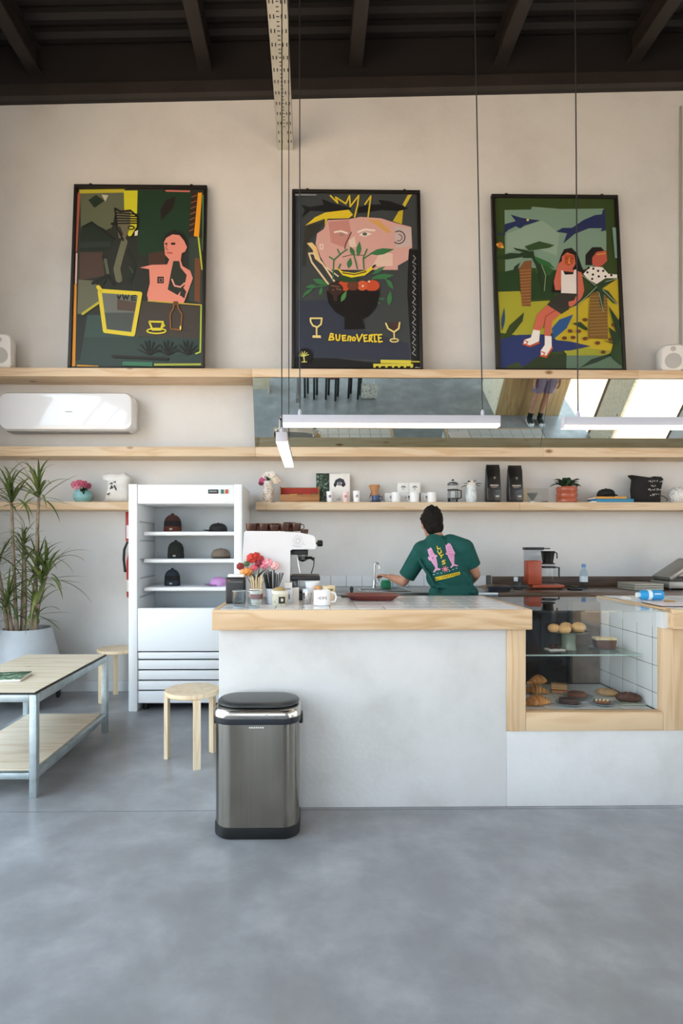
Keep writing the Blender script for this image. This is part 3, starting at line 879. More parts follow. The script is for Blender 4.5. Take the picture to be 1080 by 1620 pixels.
def painting(label, px0, px1, ytop, corners):
    Yb, Yt = 5.275, 5.425
    x0, x1 = X(px0, Yb), X(px1, Yb); wd = x1 - x0
    hgt = Z(ytop, Yt) - Z1t; ln = math.hypot(hgt, Yt - Yb)
    e = thing('painting', label, 'painting', ((x0 + x1) / 2, Yb, Z1t + .003)); e.rotation_euler = (-math.atan2(Yt - Yb, hgt), 0, 0)
    FRM = mat('1d1916', .5); t = .030
    MB().box(-wd / 2, wd / 2, -.012, .03, 0, t, FRM, .003).build('frame_rail', e)
    MB().box(-wd / 2, wd / 2, -.012, .03, ln - t, ln, FRM, .003).build('frame_rail', e)
    MB().box(-wd / 2, -wd / 2 + t, -.012, .03, t + .0005, ln - t - .0005, FRM, .003).build('frame_stile', e)
    MB().box(wd / 2 - t, wd / 2, -.012, .03, t + .0005, ln - t - .0005, FRM, .003).build('frame_stile', e)
    for s in (-.38, .38): MB().box(s * wd - .012, s * wd + .012, .0, .02, ln, ln + .018, FRM, .002).build('hanging_tab', e)
    MB().box(-wd / 2 + t, wd / 2 - t, .008, .02, t, ln - t, mat('2a2b26', .6)).build('canvas', e)
    h = homog(corners)
    lo, hi = -wd / 2 + t, wd / 2 - t
    def f(q, k):
        u, v = h(q)
        return (min(hi, max(lo, (u - .5) * wd)), .0078 - k * .00012, min(ln - t, max(t, v * ln)))
    return e, Art(f)

# 1: pink torso and yellow flowerpot
e, A = painting('dark green painting with a pink torso and a yellow-outlined flowerpot', 107, 323, 296, ((105, 60), (965, 72), (960, 1250), (70, 1250)))
A.p('2b2e27', [(60, 50), (980, 50), (980, 1260), (60, 1260)])
A.p('62684f', [(140, 100), (425, 100), (432, 250), (370, 240), (350, 330), (150, 420)])
A.p('1f3a26', [(510, 95), (870, 105), (850, 400), (690, 560), (520, 500)])
A.p('c2b732', [(135, 88), (430, 85), (430, 108), (135, 112)])
A.p('d6d02a', [(425, 95), (515, 95), (512, 250), (520, 330), (490, 388), (455, 385), (430, 250)])
A.p('20301f', [(195, 155), (245, 122), (300, 160), (235, 205)]).p('c9c4ae', [(280, 120), (325, 125), (305, 165)])
A.p('1c2a20', [(150, 330), (215, 298), (300, 340), (365, 400), (350, 475), (140, 480)])
A.p('2a352e', [(135, 425), (345, 420), (345, 455), (135, 460)])
A.p('4f3d33', [(140, 490), (290, 490), (305, 640), (140, 670)])
A.p('686b57', [(135, 665), (230, 672), (270, 720), (285, 815), (165, 890), (128, 890)])
A.p('3a4f4a', [(125, 895), (520, 890), (530, 1245), (115, 1245)])
A.p('33443f', [(115, 1035), (945, 1035), (945, 1245), (110, 1245)])
A.p('262b23', [(120, 885), (195, 890), (150, 1180), (118, 1190)])
A.p('443e37', [(540, 800), (942, 835), (942, 1045), (520, 1030)])
A.p('37433a', [(850, 400), (938, 400), (942, 830), (855, 800)])
A.p('74482f', [(890, 530), (926, 530), (926, 815), (890, 800)])
A.p('f0a41c', [(905, 112), (932, 112), (915, 395), (880, 388)])
A.p('3a241c', [(862, 110), (906, 110), (882, 388), (853, 380)])
for i in range(7): A.s('8a5a3a', 7, [(866 - i * 2, 140 + i * 36), (898 - i * 3, 128 + i * 36)])
A.s('c9d13a', 10, [(912, 400), (938, 600)]).s('6aa06a', 7, [(938, 130), (942, 480)]).s('b8cf40', 10, [(935, 830), (932, 1130), (905, 1140)])
A.s('d57a6c', 10, [(700, 100), (850, 104)])
A.s('b0604a', 20, [(134, 115), (115, 480)]).s('d8b8a8', 12, [(122, 500), (118, 690)]).s('dc942b', 22, [(113, 705), (107, 1240)])
A.p('241c1a', [(700, 160), (760, 135), (745, 210), (670, 290), (665, 220)])
A.p('4a3327', [(590, 500), (700, 480), (700, 575), (590, 580)])
# plant, striped mask
A.s('6c6e57', 44, [(432, 425), (400, 540), (385, 600), (400, 665)]).s('222b22', 26, [(300, 520), (330, 620), (290, 690)])
A.s('5d6450', 20, [(310, 540), (330, 640)]).s('222b22', 30, [(460, 480), (500, 560), (470, 680)]).s('1b2019', 22, [(230, 690), (330, 640), (370, 700)])
A.s('39462f', 14, [(470, 590), (490, 620)])
A.p('6c6650', [(375, 225), (470, 225), (470, 330), (440, 405), (395, 400)])
A.s('15130f', 12, [(370, 212), (385, 330), (425, 415)]).s('15130f', 12, [(372, 212), (405, 232), (470, 225), (518, 265), (518, 330), (480, 395)])
for i in range(5): A.s('15130f', 8, [(380, 240 + i * 17), (515, 250 + i * 14)])
A.e('15130f', 477, 335, 22, 14).e('d6d02a', 477, 336, 14, 6).s('15130f', 8, [(400, 330), (420, 380)]).p('e4dcc8', [(500, 360), (522, 350), (518, 385), (500, 388)])
A.s('17190f', 16, [(350, 310), (380, 310)]).s('17190f', 12, [(160, 330), (220, 300), (330, 380), (370, 410)])
# flowerpot
A.p('6d716a', [(285, 740), (535, 758), (492, 1015), (315, 995)]).p('57493e', [(390, 795), (515, 812), (505, 872), (390, 862)]).p('4b5350', [(300, 880), (500, 880), (480, 1000), (320, 990)])
A.s('e2cf3a', 26, [(265, 715), (285, 740), (540, 758), (495, 1020), (312, 998), (275, 745)])
A.s('b9b23a', 16, [(270, 815), (165, 888)])
for pts in ([(392, 770), (400, 795), (412, 770)], [(392, 780), (412, 780)], [(425, 765), (435, 795), (445, 770), (455, 795), (465, 768)], [(512, 770), (485, 772), (485, 800), (512, 800)], [(487, 785), (508, 786)]): A.s('17150f', 8, pts)
# pink torso
A.p('241f1b', [(680, 430), (700, 378), (760, 348), (820, 380), (845, 462), (810, 470), (700, 440)])
A.p('e8927f', [(690, 430), (705, 402), (745, 380), (790, 385), (820, 420), (840, 462), (828, 490), (806, 500), (800, 545), (812, 582), (862, 612), (880, 660), (850, 745), (822, 820), (592, 802), (584, 765), (602, 690), (596, 602), (536, 592), (612, 574), (712, 572), (726, 540), (698, 510)])
A.p('2d3328', [(752, 550), (790, 550), (800, 592), (840, 640), (826, 710), (782, 768), (718, 732), (738, 620)])
A.p('2d3328', [(812, 712), (838, 745), (826, 790), (800, 770)])
A.s('e8a090', 10, [(745, 668), (762, 708), (800, 716), (826, 692)]).s('2d3328', 6, [(800, 770), (810, 715)])
A.p('2a2d26', [(650, 650), (692, 650), (692, 692), (650, 692)]).s('c97f6f', 4, [(662, 662), (682, 662), (682, 682), (662, 682)], True)
A.e('3a2420', 750, 440, 16, 8).e('3a2420', 705, 440, 9, 6).s('a04a40', 5, [(712, 440), (702, 470), (715, 478)]).s('a04a40', 7, [(712, 497), (745, 500)])
# cup, bottle, strokes
A.s('ded03a', 12, [(600, 938), (690, 940), (676, 990), (622, 990)], True).s('ded03a', 9, [(690, 948), (700, 965), (682, 975)]).s('ded03a', 9, ellpts(648, 998, 62, 16, 16), True)
A.s('c9b04a', 8, [(592, 805), (942, 832)])
A.s('94602c', 8, [(757, 815), (758, 850), (735, 892), (740, 985), (805, 992), (812, 892), (786, 850), (785, 815)]).p('6a4420', [(757, 808), (785, 808), (783, 835), (759, 835)]).e('f0d060', 803, 978, 6, 14)
for cx in (600, 720, 850):
    for a in (-70, -45, -20, 0, 25, 50, 70): A.s('221f1a', 7, [(cx, 1150), (cx + 75 * math.sin(R(a)), 1150 - 90 * math.cos(R(a)))])
A.s('221f1a', 16, [(365, 1162), (550, 1170), (720, 1178)]).p('3f7a5c', [(430, 1196), (625, 1200), (625, 1228), (430, 1222)]).s('a9b24a', 14, [(640, 1216), (940, 1213)]).s('d9a028', 16, [(138, 1226), (268, 1232)])
A.mb.build('painted_shapes', e, False)

# 2: face above a fruit bowl
e, A = painting('dark painting of a pink face above a black fruit bowl, lettered in yellow', 461, 669, 301, ((92, 85), (962, 100), (988, 1310), (95, 1308)))
A.p('3f4446', [(80, 80), (1000, 80), (1000, 1320), (80, 1320)])
A.p('333949', [(150, 830), (400, 830), (470, 1000), (890, 1120), (900, 1240), (120, 1210), (130, 830)])
A.p('3a4147', [(110, 120), (180, 120), (160, 700), (110, 720)])
A.p('33352f', [(180, 330), (320, 300), (260, 380), (200, 440), (190, 600), (160, 600)])
A.p('17171a', [(890, 490), (960, 490), (975, 1240), (910, 1230), (880, 780)])
for i in range(10): A.s('8d9190', 6, [(920, 530 + i * 68), (935, 550 + i * 68), (915, 575 + i * 68), (938, 590 + i * 68)])
A.p('161719', [(155, 185), (215, 200), (310, 185), (295, 145), (370, 175), (470, 200), (500, 215), (470, 235), (320, 232), (220, 225), (160, 270), (180, 220)])
A.p('161719', [(540, 205), (600, 190), (700, 185), (680, 155), (760, 165), (840, 195), (890, 212), (840, 232), (700, 225), (600, 240), (540, 245)])
A.p('161719', [(120, 1215), (400, 1222), (660, 1250), (980, 1245), (980, 1300), (110, 1300)])
A.p('e3c92e', [(185, 325), (250, 270), (320, 238), (480, 220), (510, 255), (480, 278), (335, 280), (318, 330), (318, 280)])
A.p('c9b52c', [(780, 300), (820, 232), (850, 225), (842, 320)]).p('d8c23c', [(845, 190), (880, 125), (908, 122), (862, 205)])
A.s('e3c92e', 10, [(355, 125), (405, 175), (390, 135), (460, 180), (485, 125), (490, 200), (548, 125), (540, 190), (520, 270)]).s('e3c92e', 10, [(590, 185), (630, 130), (612, 270)])
A.p('d9a9a0', [(335, 290), (480, 285), (560, 270), (700, 280), (790, 310), (905, 340), (912, 480), (890, 490), (885, 560), (815, 600), (815, 628), (340, 625), (290, 540), (255, 450), (265, 380), (310, 350)])
A.p('c98d84', [(340, 300), (480, 290), (500, 380), (460, 480), (360, 440)]).p('e6c9b8', [(700, 500), (780, 520), (780, 600), (640, 605)]).p('cdb9b5', [(790, 330), (905, 350), (905, 470), (800, 480)])
A.p('dba85e', [(600, 285), (690, 295), (770, 375), (740, 378), (660, 320)]).p('e5cdbd', [(480, 430), (520, 400), (535, 470), (490, 480)])
A.p('e9c88a', [(195, 445), (230, 440), (260, 470), (300, 590), (250, 550), (235, 490)])
A.s('4a4038', 7, [(498, 375), (460, 450), (455, 485)]).s('efe2d8', 12, [(385, 372), (430, 365), (470, 380)]).s('efe2d8', 13, [(545, 372), (590, 355), (655, 362)])
A.p('efe4da', [(550, 392), (590, 370), (640, 385), (590, 405)]).e('5e6a60', 590, 386, 16, 12).e('9c8a80', 432, 390, 16, 10)
A.s('3a3432', 7, ellpts(820, 410, 42, 42, 20, -120, 130)).s('3a3432', 5, ellpts(820, 412, 22, 22, 12, -90, 120)).s('f0d8d0', 8, [(285, 455), (305, 455), (305, 485), (288, 485)], True)
A.s('7d5a54', 6, [(440, 540), (500, 525), (590, 530)])
A.s('e6cfa8', 12, [(345, 725), (230, 575), (210, 515), (240, 515), (300, 580), (385, 705)]).s('e6cfa8', 9, [(330, 610), (410, 670)])
G = '3f7a4c'
for x0, y0, x1, y1, wd in ((620, 520, 790, 490, 42), (545, 540, 555, 435, 34), (520, 535, 490, 470, 30), (480, 620, 495, 545, 34), (640, 680, 790, 665, 36), (740, 690, 785, 760, 30), (755, 870, 765, 770, 34), (435, 845, 465, 770, 28), (235, 690, 340, 725, 36), (170, 800, 240, 750, 22), (285, 800, 300, 740, 22), (190, 745, 260, 730, 22), (640, 660, 730, 605, 26)): A.leaf(G, x0, y0, x1, y1, wd)
for pts in ([(375, 690), (380, 560), (350, 540)], [(380, 560), (440, 510), (470, 490)], [(420, 520), (405, 490)], [(540, 620), (520, 540), (500, 480)], [(585, 620), (580, 550), (605, 490)], [(580, 555), (640, 515)], [(340, 730), (240, 745), (170, 810)], [(620, 770), (660, 820), (720, 825)], [(640, 800), (690, 855)], [(640, 690), (720, 680), (780, 740)], [(410, 625), (425, 590)]): A.s(G, 9, pts)
A.p('2f2420', [(330, 735), (420, 720), (470, 770), (690, 768), (690, 740), (400, 700)]).e('c8502f', 450, 735, 42, 38).e('c8502f', 640, 735, 52, 38).e('d0603a', 575, 735, 36, 34).e('6a3a2a', 510, 735, 40, 32)
A.e('f0d8c0', 578, 738, 7, 7).e('f0d8c0', 620, 708, 7, 7).e('2a4a2c', 480, 690, 70, 24)
A.p('120d0d', [(330, 770), (690, 770), (692, 800), (670, 880), (620, 940), (575, 960), (595, 1025), (455, 1028), (455, 950), (390, 910), (345, 850)])
A.e('3a2620', 395, 760, 50, 44).p('3a2620', [(375, 790), (410, 790), (405, 838), (380, 838)])
for i in range(9): A.e('8a6a50', 365 + (i * 37) % 62, 735 + (i * 23) % 44, 5, 5)
A.leaf('4f8a4a', 430, 845, 468, 770, 30)
A.p('e6cf30', [(395, 612), (440, 640), (520, 652), (600, 632), (650, 598), (640, 630), (590, 668), (500, 682), (440, 665)]).s('17150f', 7, [(440, 650), (520, 662), (600, 642)]).s('17150f', 12, [(645, 612), (660, 600)])
K = 'e8d48a'
A.s(K, 11, [(222, 955), (300, 955), (295, 995), (270, 1015), (240, 1005), (224, 980)], True).s(K, 11, [(265, 1015), (265, 1065)]).p(K, [(238, 1070), (292, 1070), (296, 1088), (236, 1086)])
A.p('4a3530', [(745, 985), (828, 980), (820, 1025), (790, 1045)]).s(K, 11, [(735, 990), (750, 1025), (790, 1048), (822, 1025), (828, 985)]).s(K, 9, [(790, 1048), (792, 1095)]).s(K, 9, ellpts(792, 1104, 28, 11, 12), True)
Y_ = 'ecd23c'
for pts in ([(350, 1100), (362, 1058), (378, 1062), (372, 1078), (358, 1082), (380, 1084), (382, 1098), (350, 1102)],
            [(397, 1066), (400, 1098), (410, 1106), (420, 1098), (423, 1066)],
            [(462, 1072), (440, 1072), (444, 1106), (466, 1104)], [(442, 1088), (460, 1088)],
            [(478, 1106), (482, 1076), (498, 1080), (494, 1108)],
            [(508, 1090), (518, 1082), (530, 1090), (524, 1106), (510, 1104), (508, 1090)],
            [(538, 1066), (552, 1110), (576, 1064)], [(606, 1068), (586, 1072), (590, 1112), (614, 1108)], [(588, 1090), (604, 1088)],
            [(624, 1112), (624, 1070), (640, 1074), (638, 1090), (626, 1094), (646, 1114)],
            [(634, 1068), (676, 1066)], [(658, 1068), (660, 1114), (672, 1112)],
            [(706, 1066), (684, 1068), (688, 1116), (710, 1112)], [(686, 1090), (702, 1088)]): A.s(Y_, 10, pts)
A.e('0f1012', 185, 1208, 52, 52)
for a in (-80, -50, -20, 10, 40, 70): A.s('cfd06a', 6, [(178, 1212), (178 + 34 * math.sin(R(a)), 1212 - 32 * math.cos(R(a)))])
A.s('cfd06a', 8, [(178, 1210), (182, 1250)]).s('cfd06a', 6, [(165, 1250), (198, 1250)])
A.p('d8cc4a', [(700, 1235), (905, 1238), (905, 1262), (700, 1258)]).p('d8cc4a', [(650, 1262), (920, 1262), (920, 1278), (650, 1278)]).s('c9c040', 8, [(905, 1248), (965, 1248)])
for x in (655, 690, 735, 780, 820, 860, 905): A.p('d8cc4a', [(x, 1275), (x + 14, 1275), (x + 12, 1308), (x - 4, 1308)])
A.s('c9c9b8', 6, [(930, 1298), (945, 1285), (950, 1300), (965, 1288)]).s('8a9090', 10, [(110, 124), (255, 126)])
A.mb.build('painted_shapes', e, False)

# 3: two figures among palms
e, A = painting('green painting of two seated figures among palms and blue leaping fish', 785, 990, 306, ((70, 65), (930, 75), (992, 1280), (112, 1278)))
A.p('35481f', [(60, 60), (1000, 60), (1000, 1290), (60, 1290)])
A.p('7d9a88', [(163, 168), (345, 165), (350, 145), (545, 162), (840, 160), (858, 330), (860, 520), (700, 580), (510, 580), (300, 560), (170, 590)])
A.p('8fa896', [(180, 330), (420, 240), (540, 330), (520, 480), (350, 420), (180, 460)])
A.p('22401f', [(105, 590), (560, 590), (500, 780), (105, 780)]).p('2f5a2c', [(380, 500), (500, 580), (470, 620), (380, 600)])
A.p('a5a431', [(122, 730), (270, 725), (300, 800), (470, 790), (640, 850), (560, 1000), (330, 1040), (140, 1010)])
A.p('c2ac28', [(470, 900), (640, 830), (945, 640), (948, 900), (890, 1150), (600, 1165), (510, 1060)])
A.p('9a9f33', [(590, 1100), (880, 1130), (880, 1168), (590, 1168)])
N_ = '27366b'
A.p('26305c', [(165, 265), (240, 245), (205, 200), (280, 222), (340, 232), (408, 240), (345, 262), (300, 275), (270, 296), (240, 280), (190, 305), (160, 335)]).e('c8c060', 322, 237, 9, 9)
A.p('26305c', [(515, 318), (560, 292), (625, 292), (700, 240), (780, 205), (828, 200), (832, 170), (850, 165), (855, 310), (820, 318), (830, 295), (740, 295), (640, 335), (565, 400), (590, 330)])
A.p(N_, [(140, 1055), (260, 1025), (480, 1020), (520, 1060), (620, 1070), (755, 1102), (620, 1130), (480, 1140), (400, 1190), (300, 1260), (140, 1270)])
A.p('27568c', [(490, 980), (540, 920), (635, 885), (590, 980), (500, 1055)]).leaf('2d4a6a', 150, 1000, 165, 835, 26)
A.p('2a3a22', [(300, 1240), (400, 1170), (590, 1150), (590, 1275), (290, 1275)]).p('5e7a66', [(590, 1165), (880, 1165), (960, 1200), (970, 1278), (590, 1278)]).p('22382a', [(680, 1250), (760, 1190), (890, 1150), (900, 1165), (800, 1210)])
A.p('33431f', [(160, 1045), (200, 960), (300, 870), (290, 930), (230, 1010), (180, 1050)]).p('3a4a2a', [(180, 1240), (260, 1210), (300, 1250), (180, 1262)])
# palms
A.p('7f5530', [(265, 570), (300, 520), (350, 515), (345, 830), (285, 828)])
for i in range(12): A.s('b07a45', 5, [(268 + i, 585 + i * 21), (345, 580 + i * 21)])
D_ = '243a22'
A.p(D_, [(105, 490), (200, 465), (300, 470), (300, 490), (180, 510), (110, 505)]).p(D_, [(220, 428), (330, 450), (320, 470), (240, 445)]).p('33502a', [(300, 420), (400, 385), (505, 412), (470, 430), (330, 450)])
A.p(D_, [(340, 480), (400, 500), (440, 600), (440, 720), (425, 725), (390, 580)]).s('9ab08a', 4, [(400, 505), (445, 620), (436, 725)]).p(D_, [(215, 625), (230, 560), (270, 530), (250, 590)]).p('2f6a3a', [(350, 480), (470, 530), (510, 575), (400, 540)]).p('243a22', [(270, 465), (360, 450), (370, 500), (290, 500)])
# seated figure
SK = 'cd6a55'
A.p('17120f', [(550, 480), (570, 440), (620, 430), (660, 470), (690, 560), (710, 600), (640, 640), (600, 745), (485, 735), (500, 640)])
A.p(SK, [(555, 490), (590, 462), (640, 480), (648, 540), (625, 580), (650, 585), (690, 600), (708, 720), (690, 780), (620, 835), (580, 820), (585, 795), (655, 760), (655, 600), (560, 590), (545, 720), (510, 720), (500, 660), (530, 540), (555, 520)])
A.p('b5522c', [(570, 480), (640, 480), (630, 540), (600, 555), (575, 540)]).s('7a2c20', 5, [(580, 505), (600, 503)]).s('7a2c20', 5, [(615, 503), (636, 505)]).s('e0a040', 7, [(606, 500), (600, 535), (612, 535)])
A.p('e8e0dc', [(550, 585), (562, 585), (575, 615), (632, 612), (640, 580), (655, 580), (655, 745), (550, 740)])
A.p('35352f', [(545, 740), (655, 750), (640, 790), (600, 800), (605, 850), (550, 885), (455, 820), (490, 780)])
A.p(SK, [(455, 822), (548, 880), (490, 930), (480, 1035), (438, 1035), (440, 940), (405, 1000), (362, 990), (385, 890)])
A.s('8a3c30', 5, [(510, 860), (445, 900), (432, 980)])
A.p('f0ebe6', [(362, 990), (408, 998), (402, 1070), (340, 1098), (295, 1085), (300, 1060), (345, 1045)]).p('f0ebe6', [(440, 1032), (486, 1036), (488, 1110), (455, 1168), (415, 1165), (412, 1135), (440, 1095)])
A.s('c4502c', 11, [(292, 1088), (340, 1105), (402, 1080)]).s('c4502c', 7, [(300, 1062), (325, 1075), (310, 1095)]).s('c4502c', 11, [(412, 1168), (450, 1178), (492, 1115)]).s('c4502c', 7, [(415, 1140), (440, 1150), (430, 1170)])
# second figure
A.p('1a1512', [(715, 480), (760, 428), (820, 428), (850, 460), (780, 500), (760, 550), (715, 550)])
A.p('c05a48', [(760, 500), (790, 460), (855, 450), (862, 520), (830, 552), (790, 570), (760, 540)]).s('e0a040', 7, [(795, 478), (850, 470)])
A.p('ece6e0', [(700, 610), (750, 560), (830, 565), (870, 610), (930, 615), (930, 640), (850, 640), (790, 680), (730, 645)])
for x, y in ((728, 600), (768, 575), (765, 615), (805, 628), (835, 590), (850, 628), (890, 620), (760, 645), (800, 590), (735, 570)): A.e('17120f', x, y, 8, 8)
A.p('7a5a28', [(745, 740), (862, 730), (868, 1055), (732, 1050)])
for i in range(13): A.s('a58545', 4, [(745, 765 + i * 22), (862, 760 + i * 22)])
P_ = '25402a'
for pts in ([(690, 615), (790, 690), (770, 705)], [(640, 835), (700, 760), (790, 690), (800, 710)], [(930, 640), (860, 655), (790, 690), (800, 705), (870, 670)], [(800, 700), (870, 730), (935, 820), (900, 810), (820, 730)], [(800, 710), (838, 740), (835, 865), (812, 820)], [(790, 690), (830, 700), (810, 730), (770, 720)]): A.p(P_, pts)
for pts in ([(690, 620), (780, 690)], [(640, 838), (720, 770), (790, 700)], [(930, 645), (850, 665)], [(935, 825), (830, 720)], [(835, 868), (805, 740)]): A.s('a8b59a', 4, pts)
for x, y in ((712, 925), (610, 1002), (668, 1003), (630, 1046), (712, 1053), (797, 1083), (835, 1145), (572, 1050), (905, 960), (885, 1060)): A.e('6a3a28', x, y, 17, 12)
A.p('26401f', [(625, 950), (680, 940), (730, 985), (720, 1000)]).p('22381f', [(870, 830), (940, 930), (955, 1000), (960, 1180), (930, 1100), (830, 1065), (900, 1080), (870, 975), (920, 1010)]).p('2b4424', [(880, 1150), (955, 1060), (965, 1240), (900, 1190)])
A.p('7a9a90', [(893, 295), (918, 298), (928, 505), (912, 505)]).e('c07030', 130, 415, 22, 20).e('d8b040', 110, 412, 10, 8).e('d8b040', 145, 428, 12, 9).s('26305c', 8, [(110, 340), (165, 342)])
A.mb.build('painted_shapes', e, False)

# ------------------------------------------------------------------ small things: helpers
def item(name, label, cat, px, Y, z, group=None, rz=0):
    return thing(name, label, cat, (X(px, Y), Y, z + .0008), rz, group)
def turned(e, name, prof, m, Y, n=28, s=None):
    k = (s or Y) / FPX
    return MB().lathe([(r * k, h * k) for r, h in prof], m, n).build(name, e)
def blossom(e, c, r, m, core=None, n=6, name='flower'):
    mb = MB(); c = Vector(c)
    for i in range(n):
        a = 2 * PI * i / n
        mb.ell(c + Vector((math.cos(a), .3 * math.sin(a * 3), math.sin(a) * .9)) * r * .6, (r * .52, r * .42, r * .5), m, 8, 6)
    mb.ell(c + Vector((0, -r * .4, 0)), r * .42, core or m, 8, 6)
    return mb.build(name, e)
def pillow(mb, outline, th, m, y0=0.0):
    """soft closed bag from an x,z outline"""
    cx = sum(p[0] for p in outline) / len(outline); cz = sum(p[1] for p in outline) / len(outline)
    rings = []
    for sc, sg in ((.15, -1), (.5, -1), (.78, -1), (.94, -1), (1, 0), (.94, 1), (.78, 1), (.5, 1), (.15, 1)):
        d = th * math.sqrt(max(0, 1 - sc ** 3)) * sg
        rings.append([(cx + (x - cx) * sc, y0 + d, cz + (z - cz) * sc) for x, z in outline])
    return loft(mb, rings, m)
def leafobj(e, base, tip, wd, m, name='leaf', sag=.25):
    base, tip = Vector(base), Vector(tip); d = tip - base; side = d.cross(Vector((0, 0, 1)))
    side = side.normalized() if side.length > 1e-5 else Vector((1, 0, 0))
    vs, fs = [], []; N = 6
    for i in range(N + 1):
        t = i / N; p = base + d * t + Vector((0, 0, d.length * sag * math.sin(PI * t)))
        ww = wd / 2 * math.sin(PI * (t * .9 + .06)) ** .8
        vs += [p - side * ww + Vector((0, 0, ww * .3)), p, p + side * ww + Vector((0, 0, ww * .3))]
    for i in range(N):
        for k in range(2):
            b = i * 3 + k; fs.append((b, b + 1, b + 4, b + 3))
    n0 = len(vs); vs += [v - Vector((0, 0, .0012)) for v in vs]; fs += [tuple(i + n0 for i in reversed(f)) for f in fs]
    return MB().add(vs, fs, m).build(name, e, True, 80)
def handle_pts(r, z0, z1, out): return [(r * .97, 0, z0), (r + out * .8, 0, z0 + (z1 - z0) * .08), (r + out, 0, (z0 + z1) / 2), (r + out * .8, 0, z1 - (z1 - z0) * .08), (r * .97, 0, z1)]
def mug(label, px, Y, z, r, h, m, hz=0, group=None, name='mug', mark=None):
    e = item(name, label, 'mug', px, Y, z, group, hz)
    MB().lathe([(0, 0), (r * .9, 0), (r, .004), (r, h), (r * .93, h), (r * .93, .008), (0, .008)], m, 28).build('cup', e)
    MB().tube(handle_pts(r, h * .2, h * .85, r * .7), r * .12, m, 8).build('handle', e)
    if mark:
        mb = MB(); mark(mb, r, h); mb.build('printed_mark', e)
    return e
def arc_mark(mb, r, h, col, a0, a1, z0, z1, ry=-90):
    n = 6; vs = []
    for i in range(n + 1):
        a = R(ry + a0 + (a1 - a0) * i / n)
        vs += [(math.cos(a) * (r + .0006), math.sin(a) * (r + .0006), z0), (math.cos(a) * (r + .0006), math.sin(a) * (r + .0006), z1)]
    mb.add(vs, [(2 * i, 2 * i + 2, 2 * i + 3, 2 * i + 1) for i in range(n)], mat(col, .6))
MARB = noisy('marbled_ceramic', ['b98f74', 'e6d9c8', 'efe6da', 'a8785c'], (18, 18, 18), 2, .3, dist=1.5, stops=[.36, .47, .56, .66])
TEALV = noisy('teal_ceramic', ['7fb5b8', '9fd0d2'], (9, 9, 40), 2, .25)
GREEN = mat('2f4a26', .5); DGREEN = mat('24381f', .5)
YI = 5.33
s5 = YI / FPX

# left short shelf
e = item('flower_vase', 'small round teal vase with pink flowers on the left shelf', 'vase', 131, YI, Z3t)
turned(e, 'vase', [(0, 0), (9, 0), (14, 5), (15, 11), (13, 17), (9, 20), (8, 21), (7, 20), (0, 12)], TEALV, YI)
for x, h, m, r in ((-12, 28, 'd7788f', 6), (-5, 30, 'c9607c', 6), (3, 29, 'b04a63', 5.5), (9, 26, '8e3a4c', 5), (-9, 23, 'e0a0ae', 5)):
    b = blossom(e, (x * s5, -.01, h * s5), r * s5, mat(m, .7))
    MB().tube([(0, 0, 15 * s5), (x * s5, -.008, h * s5)], .0025, GREEN, 6).build('stem', e)
for x, z in ((7, 12), (3, 16), (12, 17)): leafobj(e, (2 * s5, -.03, 20 * s5), (x * s5, -.085, z * s5), .035, DGREEN)
e = item('paper_bag', 'crumpled white bag with a black figure print beside the fridge', 'bag', 186, YI, Z3t)
o = [(-20, 0), (20, 0), (19, 22), (22, 40), (12, 47), (0, 45), (-10, 47), (-24, 44), (-23, 36), (-16, 36), (-15, 24)]
mb = MB(); pillow(mb, [(x * s5, z * s5) for x, z in o], .06, noisy('bag_white', ['d8d5cf', 'efede8'], (9, 9, 9), 4, .7, .6, 12)); mb.build('bag', e)
mb = MB()
for p in ([(-9, 20), (-6, 27), (-3, 22)], [(-10, 28), (-5, 31), (-4, 28)], [(-3, 25), (1, 18), (2, 20), (-1, 27)], [(-14, 12), (-9, 15), (-11, 11)], [(-4, 31), (1, 33), (0, 30)]): mb.prism([(x * s5, z * s5) for x, z in p], -.064, -.052, BLACK)
mb.build('printed_figure', e)

# long right shelf, left to right
e = item('flower_vase', 'marbled brown and cream vase with pink and white flowers', 'vase', 424, YI, Z3t)
turned(e, 'vase', [(0, 0), (7, 0), (8.5, 4), (9, 18), (8, 26), (6.5, 29), (7.5, 34), (6.5, 34), (6, 29), (0, 26)], MARB, YI)
for x, h, m, r in ((-9, 35, 'd05a86', 5), (-11, 31, '7d2c48', 4), (0, 44, 'efe6dc', 6), (-5, 42, 'e9d7d4', 5), (8, 41, 'efe2cf', 6), (13, 35, 'ead5bd', 6), (6, 46, 'f3ece4', 4)):
    blossom(e, (x * s5, -.01, h * s5), r * s5, mat(m, .7)); MB().tube([(0, 0, 30 * s5), (x * s5, -.006, h * s5)], .002, GREEN, 6).build('stem', e)
leafobj(e, (0, 0, 34 * s5), (-5 * s5, -.04, 39 * s5), .04, mat('5d6b35', .5)); leafobj(e, (0, 0, 34 * s5), (4 * s5, -.04, 37 * s5), .04, mat('4d5b30', .5))
e = item('card_file_box', 'open wooden box of red and coloured folders on the shelf', 'box', 474, YI, Z3t)
MB().box(-31 * s5, 31 * s5, -.06, -.052, .002, 12 * s5, OAK, .001).build('front_panel', e)
MB().box(-31 * s5, 31 * s5, .05, .058, .002, 25 * s5, OAK, .001).build('back_panel', e)
for sx in (-1, 1): MB().box(sx * 30.3 * s5 - .004, sx * 30.3 * s5 + .004, -.052, .05, .002, 25 * s5, OAK, .001).build('side_panel', e)
MB().box(-31 * s5, 31 * s5, -.06, .058, 0, .002, OAK).build('bottom', e)
